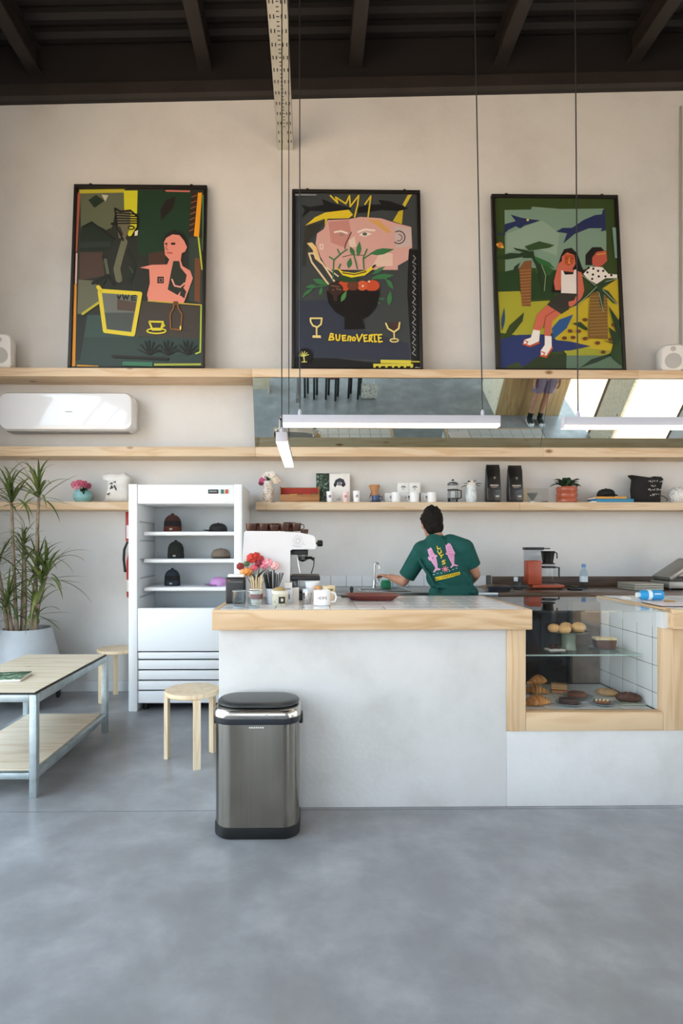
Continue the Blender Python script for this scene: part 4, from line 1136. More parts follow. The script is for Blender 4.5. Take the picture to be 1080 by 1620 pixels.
for k, (a, b, c, hh) in enumerate(((-29, 29, 'a83426', 24), (-29, -18, 'efe6d0', 13.5), (-17, -4, 'e8c050', 13.8), (-3, 4, '4f6a3a', 13.5), (5, 18, 'd2553f', 13.8), (19, 29, '5f7a42', 13.6))):
    MB().box(a * s5, b * s5, .036 - .016 * k, .041 - .016 * k, .003, hh * s5, mat(c, .7)).build('folder', e)
YI2 = 5.41
def lean(label, name, cat, px0, px1, ytop, m, tilt, Y=YI2):
    e = item(name, label, cat, (px0 + px1) / 2, Y, Z3t); e.rotation_euler = (-R(tilt), 0, 0)
    hw = (X(px1, Y) - X(px0, Y)) / 2; hh = Z(ytop, Y) - Z3t
    MB().box(-hw, hw, -.006, .0, 0, hh, m, .001).build('cover', e)
    return e, hw, hh
e, hw, hh = lean('dark green leafy patterned book leaning on the wall', 'picture_book', 'book', 500, 538, 748, noisy('leafy_cover', ['16201a', '2c4030', '55705a', 'b9c4b4'], (40, 40, 40), 3, .5, stops=[.38, .5, .6, .72]), 7, 5.42)
MB().box(-hw + .002, hw - .001, 0, .012, .001, hh - .002, PAPER).build('pages', e)
e, hw, hh = lean('white art print with a black vehicle sketch leaning in front of the green book', 'art_print', 'print', 521, 553.5, 748, PAPER, 9, 5.385)
mb = MB()
K0 = lambda u, v: ((u - .5) * 2 * hw, v * hh)
for col, pts in (('3a3c44', [(.2, .62), (.3, .78), (.5, .85), (.7, .8), (.8, .62), (.66, .6), (.6, .7), (.4, .7), (.34, .58)]), ('7d808a', [(.36, .62), (.5, .76), (.62, .62), (.5, .58)]), ('23252b', [(.56, .6), (.66, .72), (.78, .6), (.68, .54)]), ('23252b', [(.2, .6), (.28, .68), (.36, .6), (.28, .53)]), ('e0a8a0', [(.62, .2), (.76, .34), (.84, .22), (.74, .08)]), ('b9bcc4', [(.3, .1), (.5, .2), (.56, .08)])):
    MB().prism([K0(u, v) for u, v in pts], -.0068, -.0055, mat(col, .7)).build('sketch_shape', e)
def tumbler(label, px, w0, w1, hpx, m, Y=5.27, mk=None):
    e = item('tumbler_cup', label, 'cup', px, Y, Z3t, 'handleless cups on the shelf'); k = Y / FPX
    MB().lathe([(0, 0), (w0 * k, 0), (w1 * k, hpx * k), (w1 * .93 * k, hpx * k), (w0 * .9 * k, .006), (0, .006)], m, 26).build('cup', e)
    if mk:
        mb = MB(); arc_mark(mb, (w0 + w1) / 2 * k + .0006, 0, mk, -22, 22, hpx * k * .42, hpx * k * .66); mb.build('printed_mark', e)
tumbler('white tumbler in front of the green book', 521.5, 4.6, 5.6, 17, WHITE, 5.27, '8a8f96')
tumbler('pale pink tumbler in front of the white art print', 546.5, 4.8, 5.6, 17, mat('eccfca', .5), 5.27, 'b98a80')
tumbler('white tumbler standing alone right of the art print', 564, 5.0, 6.0, 18, WHITE, 5.27, 'a8abb0')
e = item('pour_over_carafe', 'glass pour-over carafe with a wooden collar behind the blue cup', 'carafe', 592, 5.40, Z3t)
turned(e, 'glass_body', [(0, 0.3), (10, .3), (11, 3), (9, 9), (4.5, 15), (4.5, 18), (8, 29), (8.4, 31)], GLASS, 5.40)
turned(e, 'wood_collar', [(6.8, 11.5), (7.6, 12), (5.6, 17), (5.6, 18.5), (9, 28), (8.2, 29), (4.6, 18)], mat('c08a5c', .6), 5.40)
MB().tube([(-.03, -.035, .1), (-.045, -.04, .07), (-.05, -.04, .045)], .004, mat('8a5a3a', .7), 8).build('leather_tie', e)
e = mug('cobalt blue cup on its saucer, in front of the carafe', 594, 5.27, Z3t + .012, .037, .052, mat('24406b', .3), 0, None, 'espresso_cup')
o = MB().lathe([(0, 0), (.03, 0), (.055, .008), (.056, .011), (.03, .0035), (0, .003)], mat('24406b', .3), 28).build('saucer', None, loc=(X(594, 5.27), 5.27, Z3t + .0005)); tag(o, 'cobalt blue saucer under the blue cup', 'saucer')
BXM = mat('e9e8e5', .6)
def whitebox(label, px0, px1, z, hpx, Y=5.41):
    e = item('gift_box', label, 'box', (px0 + px1) / 2, Y, z, 'white printed boxes on the shelf'); hw = (X(px1, Y) - X(px0, Y)) / 2; hh = hpx * Y / FPX
    MB().box(-hw, hw, -.045, .045, 0, hh, BXM, .002).build('carton', e)
    mb = MB()
    for a, b, c, d in ((-.45, .45, .52, .6), (-.3, .3, .62, .7), (-.2, .1, .35, .42)): mb.box(a * hw, b * hw, -.0456, -.044, c * hh, d * hh, mat('6f7278', .7))
    mb.build('printed_mark', e)
    return hh
h1 = whitebox('white box at the lower left of the box stack', 608, 630, Z3t, 16)
whitebox('white box at the lower middle of the box stack', 631, 662, Z3t, 16)
whitebox('white box at the lower right of the box stack', 664, 681, Z3t, 16)
whitebox('white box at the upper left of the box stack', 628, 645.5, Z3t + h1 + .001, 16)
whitebox('white box at the upper right of the box stack', 646, 663, Z3t + h1 + .001, 16)
mk = lambda mb, r, h: (arc_mark(mb, r, h, '5a5d62', -25, 20, h * .5, h * .66), arc_mark(mb, r, h, '8d9096', -15, 12, h * .36, h * .44))
for px, l in ((626, 'white printed mug left of the other two below the boxes'), (655, 'white printed mug in the middle, below the stacked boxes'), (683, 'white printed mug nearest the french press')):
    mug(l, px, 5.27, Z3t, .041, .092, WHITE, R(150), 'white printed mugs', 'mug', mk)
e = item('french_press', 'glass and black french press on the shelf', 'french press', 716, YI, Z3t)
MB().lathe([(0, .004), (.046, .004), (.046, .17), (.044, .17), (.044, .008), (0, .008)], GLASS, 28).build('beaker', e)
MB().lathe([(0, .009), (.042, .009), (.042, .045), (0, .045)], mat('2a1d16', .4), 24).build('coffee', e)
for z in (.0, .035, .118): MB().lathe([(.0465, z), (.05, z), (.05, z + .01), (.0465, z + .01)], BLACK, 28).build('frame_band', e)
for k in range(4):
    a = R(45 + 90 * k); MB().tube([(math.cos(a) * .049, math.sin(a) * .049, 0), (math.cos(a) * .049, math.sin(a) * .049, .125)], .0035, BLACK, 6).build('frame_strut', e)
MB().lathe([(0, .17), (.05, .17), (.05, .182), (.03, .196), (0, .198)], STEELDK, 28).build('lid', e)
MB().tube([(0, 0, .198), (0, 0, .21)], .003, CHROME, 8).build('plunger_rod', e); MB().ell((0, 0, .215), (.012, .012, .009), BLACK, 12, 8).build('plunger_knob', e)
MB().tube([(.048, 0, .12), (.078, 0, .118), (.08, 0, .05), (.048, 0, .04)], .006, BLACK, 8).build('handle', e)
e = item('flower_vase', 'pale blue speckled vase with dark leaves and white blooms', 'vase', 745, YI, Z3t)
turned(e, 'vase', [(0, 0), (7, 0), (8.5, 5), (9, 14), (7.5, 20), (7, 24), (8, 27), (7, 27), (6, 22), (0, 18)], noisy('blue_speckle', ['e8e6e0', 'd4dde0', '9db8bf'], (30, 30, 30), 3, .3, stops=[.4, .55, .66]), YI)
for x, h in ((0, 31), (3, 28), (-4, 28)): blossom(e, (x * s5, -.012, h * s5), 4.5 * s5, mat('f2ece4', .7))
for x, h in ((-17, 24), (-13, 30), (14, 26), (16, 30), (7, 36), (-6, 35)): leafobj(e, (0, 0, 25 * s5), (x * s5, -.02, h * s5), .035, DGREEN, 'leaf', .15)
BAGM = noisy('coffee_foil', ['141312', '1f1d1c'], (7, 7, 7), 3, .22, .5, 14)
def coffee_bag(label, px0, px1, ytop):
    Y = YI; e = item('coffee_bag', label, 'bag', (px0 + px1) / 2, Y, Z3t, 'black coffee bags'); w = X(px1, Y) - X(px0, Y); hh = Z(ytop, Y) - Z3t
    rr = lambda w_, d_, z: [(x, y, z) for x, y in rrect(w_, d_, .006, 3)]
    loft(MB(), [rr(w * .92, .07, 0), rr(w * .98, .08, .02), rr(w, .08, hh * .35), rr(w * .96, .07, hh * .6), rr(w * 1.0, .035, hh * .86), rr(w * .95, .014, hh * .96), rr(w * .95, .013, hh)], BAGM).build('pouch', e)
    for a, b, z0, z1, c in ((-.28, .32, .43, .47, 'a89f90'), (-.2, .2, .39, .41, '8a8275'), (.12, .36, .15, .19, 'b9b0a0'), (.0, .12, .62, .68, '7a7368')):
        MB().box(a * w, b * w, -.0425 if z0 < .5 else -.036, -.038 if z0 < .5 else -.03, z0 * hh, z1 * hh, mat(c, .5)).build('print_line', e)
coffee_bag('black foil coffee bag next to the pale blue vase', 768, 790, 735)
coffee_bag('black foil coffee bag next to the clear dripper box', 802.5, 825, 736)
e = item('clear_box', 'clear acrylic box behind the glass dripper', 'box', 846, 5.39, Z3t)
mb = MB(); MB().box(-.115, .115, -.02, .04, .0, .145, glass('acrylic', (.93, .94, .93), 1.3), .002).build('acrylic_shell', e)
MB().box(-.114, -.085, -.0215, -.0205, .004, .14, mat('d7bf9e', .7)).build('side_label', e)
e = item('glass_dripper', 'clear glass cone dripper in front of the acrylic box', 'dripper', 842, 5.28, Z3t)
MB().lathe([(.018, 0), (.02, .004), (.012, .025), (.05, .09), (.051, .09), (.014, .025)], glass('dripper_glass', (.80, .82, .84), 1.6), 16).build('cone', e)
MB().lathe([(0, 0), (.022, 0), (.022, .012), (.012, .014), (0, .014)], mat('e6e6e6', .3), 20).build('base', e)
o = MB().box(-.03, .03, -.012, .012, 0, .011, mat('5a3226', .6), .003).build('wooden_scoop', loc=(X(861, 5.27), 5.27, Z3t + .0005)); o['category'] = 'scoop'; o['label'] = 'tiny dark brown scoop beside the glass dripper'
e = item('plant_pot', 'ribbed terracotta pot on the shelf', 'pot', 896, YI, Z3t)
TERR = noisy('terracotta_glaze', ['a8553c', 'b9654a'], (6, 6, 6), 3, .25)
turned(e, 'pot', [(0, 0), (14, 0), (15.8, 2), (15.8, 6), (14.4, 8), (15.8, 10), (15.8, 15), (14.4, 17), (15.8, 19), (15.8, 24), (15, 25.5), (13.6, 25), (13.6, 22), (0, 22)], TERR, YI)
turned(e, 'soil', [(0, 22.5), (13.4, 22.5), (13.4, 22.1), (0, 22.1)], mat('2a2018', .9), YI)
e = item('leafy_houseplant', 'small dark-leaved plant growing in the ribbed terracotta pot', 'plant', 896, YI, Z3t + 23 * s5)
for i in range(16):
    a = 2 * PI * i / 16 + .2; ln = (18 + 9 * ((i * 7) % 5) / 5) * s5
    tip = (math.cos(a) * ln * 1.05, -abs(math.sin(a)) * ln * .6 + .02, (3 + 15 * ((i * 5) % 7) / 7) * s5)
    leafobj(e, (math.cos(a) * .012, math.sin(a) * .012, 0), tip, .075, mat('2c4029', .5) if i % 2 else mat('44603f', .5), 'leaf', .22)
e = item('book', 'orange-covered book on the pile below the black cap', 'book', 960, YI, Z3t + .0355)
MB().box(-25 * s5, 22 * s5, -.08, .08, 0, .016, PAPER).build('pages', e); MB().box(-26 * s5, 23 * s5, -.083, .083, .0165, .019, mat('d99a3a', .5)).build('cover', e); MB().box(-26 * s5, 23 * s5, -.086, -.0835, 0, .019, mat('d99a3a', .5)).build('spine', e)
e = item('book', 'blue-covered book lying below the orange book', 'book', 966, YI, Z3t)
MB().box(-30 * s5, 28 * s5, -.09, .09, .002, .0315, mat('2f86ad', .5), .001).build('cover_block', e); MB().box(-38 * s5, -30.1 * s5, -.085, .085, 0, .012, PAPER).build('flyleaf', e); MB().box(-30.5 * s5, 28.5 * s5, -.091, .091, .0318, .034, mat('2a7fa6', .5)).build('cover', e)
cap_hat('black cap resting on the blue and orange books', X(958, YI), YI, Z3t + .0565, .078, mat('191818', .75), R(-95))
e = item('drawstring_pouch', 'black cloth pouch with white handwriting on the shelf', 'pouch', 1020, YI, Z3t)
o = [(-22, 0), (24, 0), (24, 12), (26, 27), (29, 38), (26, 42), (14, 43), (8, 41), (-22, 45), (-28, 44), (-22, 38), (-24, 20)]
mb = MB(); pillow(mb, [(x * s5, z * s5) for x, z in o], .05, noisy('black_cloth', ['161514', '201f1e'], (9, 9, 9), 3, .9, .6, 18)); mb.build('pouch', e)
MB().tube([(24 * s5, 0, 12 * s5), (30 * s5, 0, 11 * s5), (35 * s5, -.005, 7 * s5), (34 * s5, -.01, 2 * s5)], .004, BLACK, 6).build('drawstring', e)
A3 = Art(lambda q, kk: (q[0] * s5, -.0545 - kk * .00004, q[1] * s5))
hw_ = random.Random(11)
for z_, xs_ in ((34, (0, 3, 6, 10, 13, 18, 21)), (27, (5, 8, 11)), (20.5, (0, 3, 6, 9, 13, 16, 19)), (12.5, (3, 6, 9, 12, 15))):
    for x_ in xs_: A3.s('dcdad4', .75, [(x_ + hw_.uniform(-.5, 1.6), z_ + hw_.uniform(-1.7, 1.7)) for _ in range(4)])
A3.mb.build('handwriting', e, False)
e = item('ball_vase', 'white ball vase with black squiggles at the right end of the shelf', 'vase', 1071, YI, Z3t)
turned(e, 'ball', [(0, 0), (7, 0), (11, 4), (13, 12), (11, 20), (6, 25), (5, 26), (4, 25), (0, 20)], noisy('squiggle', ['f0ece6', 'efebe4', '2a2724', 'f0ece6', 'efe9e2'], (26, 26, 26), 1, .4, dist=2.5, stops=[.3, .455, .5, .545, .7]), YI)

# ------------------------------------------------------------------ on the service counter
def oncounter(py): return yfloor(py, ZT)
ZC = ZT + .0018
e = thing('napkin_dispenser', 'black napkin dispenser at the left end of the counter', 'dispenser', (X(373, 3.33), 3.33, ZC))
w_ = .055
MB().box(-w_, w_, -.04, .04, 0, .152, mat('17181a', .4), .01, 3).build('case', e)
MB().box(-w_ + .012, w_ - .006, -.03, .03, .152, .168, PAPER, .003).build('napkins', e)
MB().box(-w_ + .012, w_ - .012, -.0412, -.0395, .122, .130, mat('3a3c3e', .2)).build('slot', e)
MB().box(-.04, -.03, -.0415, -.0395, .134, .138, mat('c9433a', .5)).build('red_mark', e)
TUM = glass('tumbler_glass', (.88, .91, .92), 1.7)
for px, l in ((377.5, 'clear water glass nearest the napkin dispenser'), (401, 'clear water glass right of the other glass')):
    e = thing('water_glass', l, 'glass', (X(px, 3.07), 3.085, ZC), 0, 'water glasses on the counter')
    MB().lathe([(0, 0), (.031, 0), (.034, .004), (.037, .092), (.0345, .092), (.031, .022), (0, .018)], TUM, 28).build('glass_wall', e)
    MB().lathe([(.0368, .0905), (.0376, .0925), (.0345, .0925), (.0345, .0905)], mat('e6ecee', .1), 28).build('rim', e)  # pale opaque ring paints the bright highlight along the glass rim
    MB().lathe([(0, .0005), (.03, .0005), (.0325, .004), (.031, .008), (0, .006)], mat('b9c2c6', .1), 28).build('heavy_base', e)
    MB().lathe([(0, .019), (.0305, .0225), (.032, .046), (0, .046)], glass('water', (.96, .98, .98), 1.2), 24).build('water', e)
yv = 3.30
sv = yv / FPX
e = thing('flower_vase', 'clear vase of red, orange and pink flowers on the counter', 'vase', (X(404, 3.40), 3.425, ZC))
MB().lathe([(0, 0), (.028, 0), (.03, .004), (.03, .11), (.028, .11), (.027, .008), (0, .006)], TUM, 24).build('glass_wall', e)
for px, py, m, r in ((380, 896, '8e2f2c', 4.5), (398, 883, 'c23a30', 6), (405, 880, 'b83226', 5), (410, 891, '8a2838', 5), (391, 905, 'e8954a', 5.5), (384, 905, 'efb47a', 4), (418, 894, 'd97f92', 5), (424, 890, 'e6a0ac', 5), (435, 895, 'f0b8b8', 5), (412, 884, 'a83038', 4), (390, 892, '4f6a4a', 3.5), (402, 898, 'd8606a', 4)):
    p = at(px, py, 3.42) - e.location
    blossom(e, p, r * 1.3 * 3.42 / FPX, mat(m, .7), mat(m, .6), 7)
    MB().tube([(p.x * .1, 0, .02), (p.x * .35, 0, .11), p], .0016, GREEN, 6).build('stem', e)
for px, py in ((418, 905), (425, 902), (412, 910), (396, 908)): leafobj(e, (0, 0, .11), at(px, py, 3.40) - e.location, .018, DGREEN)
e = thing('stirrer_cup', 'paper cup of wooden stirrers beside the flowers', 'cup', (X(406, 3.28), 3.26, ZC))
MB().lathe([(0, 0), (.028, 0), (.039, .085), (.041, .085), (.041, .088), (.037, .088), (.027, .004), (0, .004)], mat('e4ddcf', .6), 26).build('cup', e)
MB().lathe([(.0335, .03), (.0375, .06)], mat('8f3f38', .6), 26).build('printed_band', e)
for i in range(11):
    a = i * 2.4; t = Vector((math.cos(a) * .034, math.sin(a) * .03, .145 + .012 * (i % 3)))
    MB().tube([(math.cos(a) * .014, math.sin(a) * .014, .012), t], .0028, mat('dcc49a', .6), 6).build('stirrer', e)
e = thing('straw_cup', 'white cup full of black straws on the counter', 'cup', (X(431, 3.30), 3.30, ZC))
MB().lathe([(0, 0), (.031, 0), (.043, .085), (.045, .088), (.041, .088), (.03, .004), (0, .004)], mat('d9dee6', .5), 26).build('cup', e)
for i in range(15):
    a = i * 2.4; r = .010 + .02 * (i / 15); t = Vector((math.cos(a) * r * 1.9 - .008, math.sin(a) * r * 1.2, .170 + .008 * (i % 4)))
    MB().tube([(math.cos(a) * r * .8, math.sin(a) * r * .8, .012), t], .0042, mat('18181a', .5), 6).build('straw', e)
e.children[1]['label'] = 'black straw'
e = thing('spoon_rest_pen', 'dark pen leaning in the straw cup', 'pen', (X(437, 3.25), 3.245, ZC + .082)); 
MB().tube([(0, 0, 0), (.022, 0, .05), (.036, 0, .098)], [.004, .006, .007], mat('4a4a4a', .4), 8).build('barrel', e)
e.name = 'pen'
e = thing('tea_tin', 'round pale tin with a dark oval badge on the counter', 'tin', (X(443, 3.2), 3.2, ZC))
MB().lathe([(0, 0), (.045, 0), (.046, .003), (.046, .07), (0, .07)], noisy('tin_print', ['b9b39c', 'd3cdb8', 'a0a08c'], (40, 40, 40), 2, .4), 32).build('tin', e)
MB().lathe([(.047, .066), (.048, .07), (.048, .082), (.044, .084), (0, .084)], mat('dcd8cc', .4), 32).build('lid', e)
MB().ell((-.004, 0, .086), (.036, .03, .018), mat('a08a5a', .7), 16, 8).build('twine_ball', e)
mb = MB(); arc_mark(mb, .046, 0, '2b2622', -8, 40, .014, .052); arc_mark(mb, .0465, 0, 'd8d0c0', 8, 24, .026, .042); mb.build('badge', e)
e = thing('sugar_carton', 'white printed carton stack left of the paper cups', 'carton', (X(456, 3.36), 3.36, ZC))
MB().box(-.03, .028, -.02, .02, 0, .085, mat('e3e8ee', .6), .002).build('lower_carton', e); MB().box(-.024, .022, -.018, .018, .0855, .118, mat('ece7e0', .6), .002).build('upper_carton', e)
mb = MB()
for a, b, c, d in ((-.012, -.002, .078, .083), (.002, .012, .078, .083), (.002, .008, .02, .05), (-.014, -.006, .03, .06)): mb.box(a, b, -.0206, -.0195, c, d, mat('3f454c', .7))
mb.build('printed_mark', e)
o = thing('menu_card', 'small white card standing behind the metal canister', 'card', (X(468, 3.40), 3.40, ZC)); MB().box(-.018, .018, -.002, .002, 0, .085, PAPER).build('card', o); MB().box(-.018, .018, -.012, .012, 0, .003, PAPER).build('foot', o)
e = thing('paper_cup', 'tall white paper cup in front of the espresso drip tray', 'cup', (X(494, 3.40), 3.40, ZC))
MB().lathe([(0, 0), (.030, 0), (.042, .115), (.0445, .117), (.044, .121), (.040, .119), (.029, .004), (0, .004)], WHITE, 28).build('cup', e)
e = thing('canister', 'small metal canister with a pale lid on the counter', 'canister', (X(485.5, 3.28), 3.28, ZC))
MB().lathe([(0, 0), (.024, 0), (.025, .002), (.025, .065), (0, .065)], CHROME, 24).build('body', e); MB().lathe([(0, .065), (.026, .065), (.026, .085), (.02, .088), (0, .088)], mat('d4dae0', .4), 24).build('lid', e)
def hope(mb, r, h):
    for i, ch in enumerate('HOPE'):
        a = R(-90 + (-22 + i * 17)); M_ = Matrix.Translation((math.cos(a) * (r + .0003), math.sin(a) * (r + .0003), h * .42)) @ Matrix.Rotation(a + PI / 2, 4, 'Z') @ Matrix.Rotation(PI / 2, 4, 'X')
        mb.text(ch, .022, mat('3a2f3a' if i % 2 else '7a2f3a', .6), M_, .0006)
mug('white lettered mug at the front of the counter group', 509, 3.2, ZC, .047, .085, WHITE, R(0), None, 'mug', hope)
e = thing('kraft_cup', 'cream paper cup behind the lettered mug', 'cup', (X(520, 3.34), 3.34, ZC))
MB().lathe([(0, 0), (.027, 0), (.038, .098), (.0405, .1), (.037, .1), (.026, .004), (0, .004)], mat('e6d3ae', .6), 26).build('cup', e); mb = MB(); arc_mark(mb, .037, 0, '8a7a3a', -10, 40, .072, .085); mb.build('printed_band', e)
e = thing('amber_jar', 'amber jar peeking out between the paper cups', 'jar', (X(503, 3.30), 3.33, ZC))
MB().lathe([(0, 0), (.02, 0), (.023, .004), (.023, .06), (.017, .07), (.017, .078), (0, .078)], mat('b9803f', .3), 24).build('jar', e)
MB().lathe([(0, .0785), (.02, .0785), (.021, .082), (.021, .094), (.016, .1), (0, .101)], mat('c9935a', .6), 24).build('lid', e)
# red tray
e = thing('serving_tray', 'dull red flared serving tray on the counter', 'tray', (X(588, 3.52), 3.52, ZC), R(-3))
def tr_ring(w_, d_, z, c=.05): return [(x, y, z) for x, y in ((-w_ + c, -d_), (w_ - c, -d_), (w_, -d_ + c), (w_, d_ - c), (w_ - c, d_), (-w_ + c, d_), (-w_, d_ - c), (-w_, -d_ + c))]
TRM = noisy('red_lacquer', ['7a3530', '8a4038'], (6, 6, 6), 3, .4)
loft(MB(), [tr_ring(.125, .08, 0), tr_ring(.165, .12, .034), tr_ring(.158, .114, .034), tr_ring(.118, .074, .006)], TRM).build('tray', e)
e = thing('tamper', 'small metal tamper on a black mat behind the tray', 'tamper', (X(556, 3.72), 3.725, ZC))
MB().box(-.07, .1, -.05, .05, 0, .006, BLACK, .002).build('mat', e); MB().lathe([(0, .0065), (.028, .0065), (.028, .016), (.01, .02), (.009, .035), (.014, .055), (.006, .068), (0, .07)], STEELDK, 20).build('tamper', e)
# right part of the counter
e = thing('spray_bottle', 'blue plastic bottle lying on its side on the right counter', 'bottle', (X(1028, 3.47), 3.47, ZC + .032))
Mx = TR(0, 0, 0, 0, PI / 2, 0)
BLU = mat('2f9cd8', .35)
MB().lathe([(0, .0), (.024, 0), (.031, .006), (.031, .075), (0, .075)], BLU, 28, M=TR(.075, 0, 0, 0, -PI / 2)).build('body', e)
MB().lathe([(.0312, .0), (.0315, .022), (.0312, .024)], mat('e8f0f4', .4), 28, M=TR(.0, 0, 0, 0, -PI / 2)).build('label_band', e)
MB().lathe([(0, 0), (.031, 0), (.029, .03), (.022, .042), (0, .042)], BLU, 28, M=TR(-.024, 0, 0, 0, -PI / 2)).build('shoulder', e)
MB().lathe([(0, 0), (.016, 0), (.016, .018), (0, .018)], mat('e4e8ea', .4), 20, M=TR(-.066, 0, 0, 0, -PI / 2)).build('cap', e)
MB().box(.01, .05, -.0325, -.030, .006, .012, WHITE).build('print_line', e)
e = thing('clipboard', 'clipboard with white papers on the right counter', 'clipboard', (X(1062, 3.2) + .04, 3.2, ZC), R(-6))
MB().box(-.15, .15, -.11, .11, 0, .004, mat('4a2f28', .5), .001).build('board', e); MB().box(-.145, .145, -.105, .107, .0042, .007, mat('f0e6e4', .7)).build('papers', e); MB().box(-.03, .03, .09, .112, .0072, .014, mat('b0803a', .4, .6), .002).build('clip', e)
e = thing('paper_stack', 'small pile of white slips left of the blue bottle', 'paper', (X(1003, 3.6), 3.6, ZC), R(5)); MB().box(-.06, .06, -.05, .05, 0, .004, PAPER).build('slips', e); MB().box(-.05, .05, -.04, .045, .0042, .007, mat('f0e6d0', .7)).build('slips', e)

# ------------------------------------------------------------------ espresso machine with cups
YE0, YE1 = 3.46, 3.79
ex0 = X(440, YE0)
es = thing('espresso_machine', 'white espresso machine seen from its side on the counter', 'espresso machine', (ex0, YE0, ZC))
k = YE0 / FPX
def ep(px, py): return ((px - 440) * k, Z(py, YE0) - ZC)
EM = mat('cfcecf', .3, 0, .5, .2)
out = [ep(378, 944), ep(381, 915), ep(386, 842.5), ep(388.5, 840), ep(440, 840.5), ep(476, 843), ep(496, 847.5), ep(498.5, 851), ep(500, 866), ep(498, 868.5), ep(463, 869), ep(459, 871), ep(458, 944)]
mb = MB(); mb.prism(out, .0, YE1 - YE0, EM, 'y'); mb.build('body', es, True, 30)
g0, g1 = ep(460, 878), ep(487, 870)
MB().box(g0[0], g1[0], .06, .26, g0[1], g1[1], BLACK, .004).build('group_cover', es)
gh = MB().lathe([(0, 0), (.03, 0), (.034, .006), (.034, .03), (0, .03)], CHROME, 22, (ep(478, 890)[0], .16, ep(478, 882)[1])).build('group_head', es)
pf = MB().lathe([(0, -.03), (.012, -.028), (.03, -.018), (.032, 0), (0, 0)], STEELDK, 22, (ep(478, 890)[0], .16, ep(478, 882)[1])).build('portafilter', es)
MB().tube([(ep(480, 885)[0], .15, ep(480, 884)[1]), (ep(492, 885)[0], .11, ep(492, 883)[1]), (ep(496, 885)[0], .10, ep(496, 886)[1])], .009, BLACK, 10).build('handle', pf)
MB().tube([ (ep(470, 880)[0], .05, ep(470, 880)[1]), (ep(472, 895)[0], .04, ep(472, 895)[1]), (ep(474, 907)[0], .04, ep(474, 907)[1])], .0035, CHROME, 8).build('steam_wand', es)
MB().tube([(ep(497, 882)[0], .05, ep(494, 882)[1]), (ep(496, 900)[0], .04, ep(495, 896)[1]), (ep(492, 906)[0], .04, ep(492, 908)[1])], .0035, BLACK, 8).build('steam_wand', es)
d0, d1 = ep(459, 944), ep(506, 912)
MB().box(d0[0] + .001, d1[0], .02, .31, 0, .045, DARK, .006).build('drip_tray_base', es)
MB().box(d0[0] + .001, d1[0], .01, .32, d1[1] - .025, d1[1], BLACK, .004).build('drip_tray', es)
MB().box(ep(461, 0)[0], ep(470, 0)[0], .03, .3, .046, d1[1] - .026, STEELDK, .004).build('support', es)
kb = ep(505.5, 859.5)
MB().tube([(ep(499, 0)[0], .1, kb[1]), (ep(502, 0)[0], .1, kb[1])], .008, STEELDK, 12).build('knob_shaft', es)
MB().lathe([(0, 0), (.016, 0), (.02, .006), (.02, .028), (.015, .034), (0, .034)], BLACK, 18, M=TR(ep(502, 0)[0], .1, kb[1], 0, PI / 2)).build('steam_knob', es)
mb = MB(); A2 = Art(lambda q, kk: (ep(*q)[0], -.0004 - kk * .00003, ep(*q)[1]))
for a in range(6): A2.s('8d8a92', .35, ellpts(471 + 3 * math.cos(a), 856 + 3 * math.sin(a), 5.5, 6.5, 10, a * 60, a * 60 + 200))
A2.s('8d8a92', .35, [(462, 863), (468, 865), (476, 866)]).s('8d8a92', .35, [(478, 860), (483, 862)])
A2.mb.build('line_logo', es, False)
mk = noisy('brown_glaze', ['351e17', '472a20'], (8, 8, 8), 3, .15)
cw = mat('e9dccb', .4)
def bcup(px, dy_, r, h, lab, z=0):
    zt_ = max(p[1] for p in out) if px < 470 else ep(px, 843.5)[1]
    e = thing('espresso_cup', lab, 'cup', (ex0 + ep(px, 0)[0], YE0 + dy_, ZC + zt_ + .0005 + z), 0, 'brown cups on the espresso machine')
    MB().lathe([(0, 0), (r * .75, 0), (r * .92, h * .2), (r, h), (r * .96, h)], mk, 24).build('outside', e)
    MB().lathe([(r * .965, h + .0005), (r * .92, h + .0005), (r * .84, h * .25), (0, h * .12)], cw, 24).build('inside', e)
    MB().tube(handle_pts(r, h * .25, h * .85, r * .55), .003, mk, 6).build('handle', e)
for i, (px, d, r, h) in enumerate(((397, .05, .038, .046), (409.5, .16, .038, .052), (416, .05, .036, .046), (430, .15, .04, .05), (433, .05, .036, .036), (449, .06, .036, .045), (456, .17, .04, .058), (467, .08, .034, .05))):
    bcup(px, d, r, h, ['leftmost brown cup of the front row on the espresso machine', 'brown cup at the back left of the espresso machine top', 'second brown cup from the left on the espresso machine', 'brown cup at the back middle of the espresso machine top',
                       'low brown cup at the middle of the espresso machine top', 'brown cup right of the low cup on the espresso machine', 'tall brown cup at the back right of the espresso machine top', 'front right brown cup before the lone small one'][i])
e = thing('espresso_cup', 'lone small brown cup above the line logo, rightmost on the espresso machine', 'cup', (ex0 + ep(481, 0)[0], YE0 + .07, ZC + ep(481, 845.0)[1] + .003), 0, 'brown cups on the espresso machine')
MB().lathe([(0, 0), (.022, 0), (.026, .028), (.025, .028)], mk, 24).build('outside', e); MB().lathe([(.025, .0285), (.022, .01), (0, .006)], cw, 24).build('inside', e)

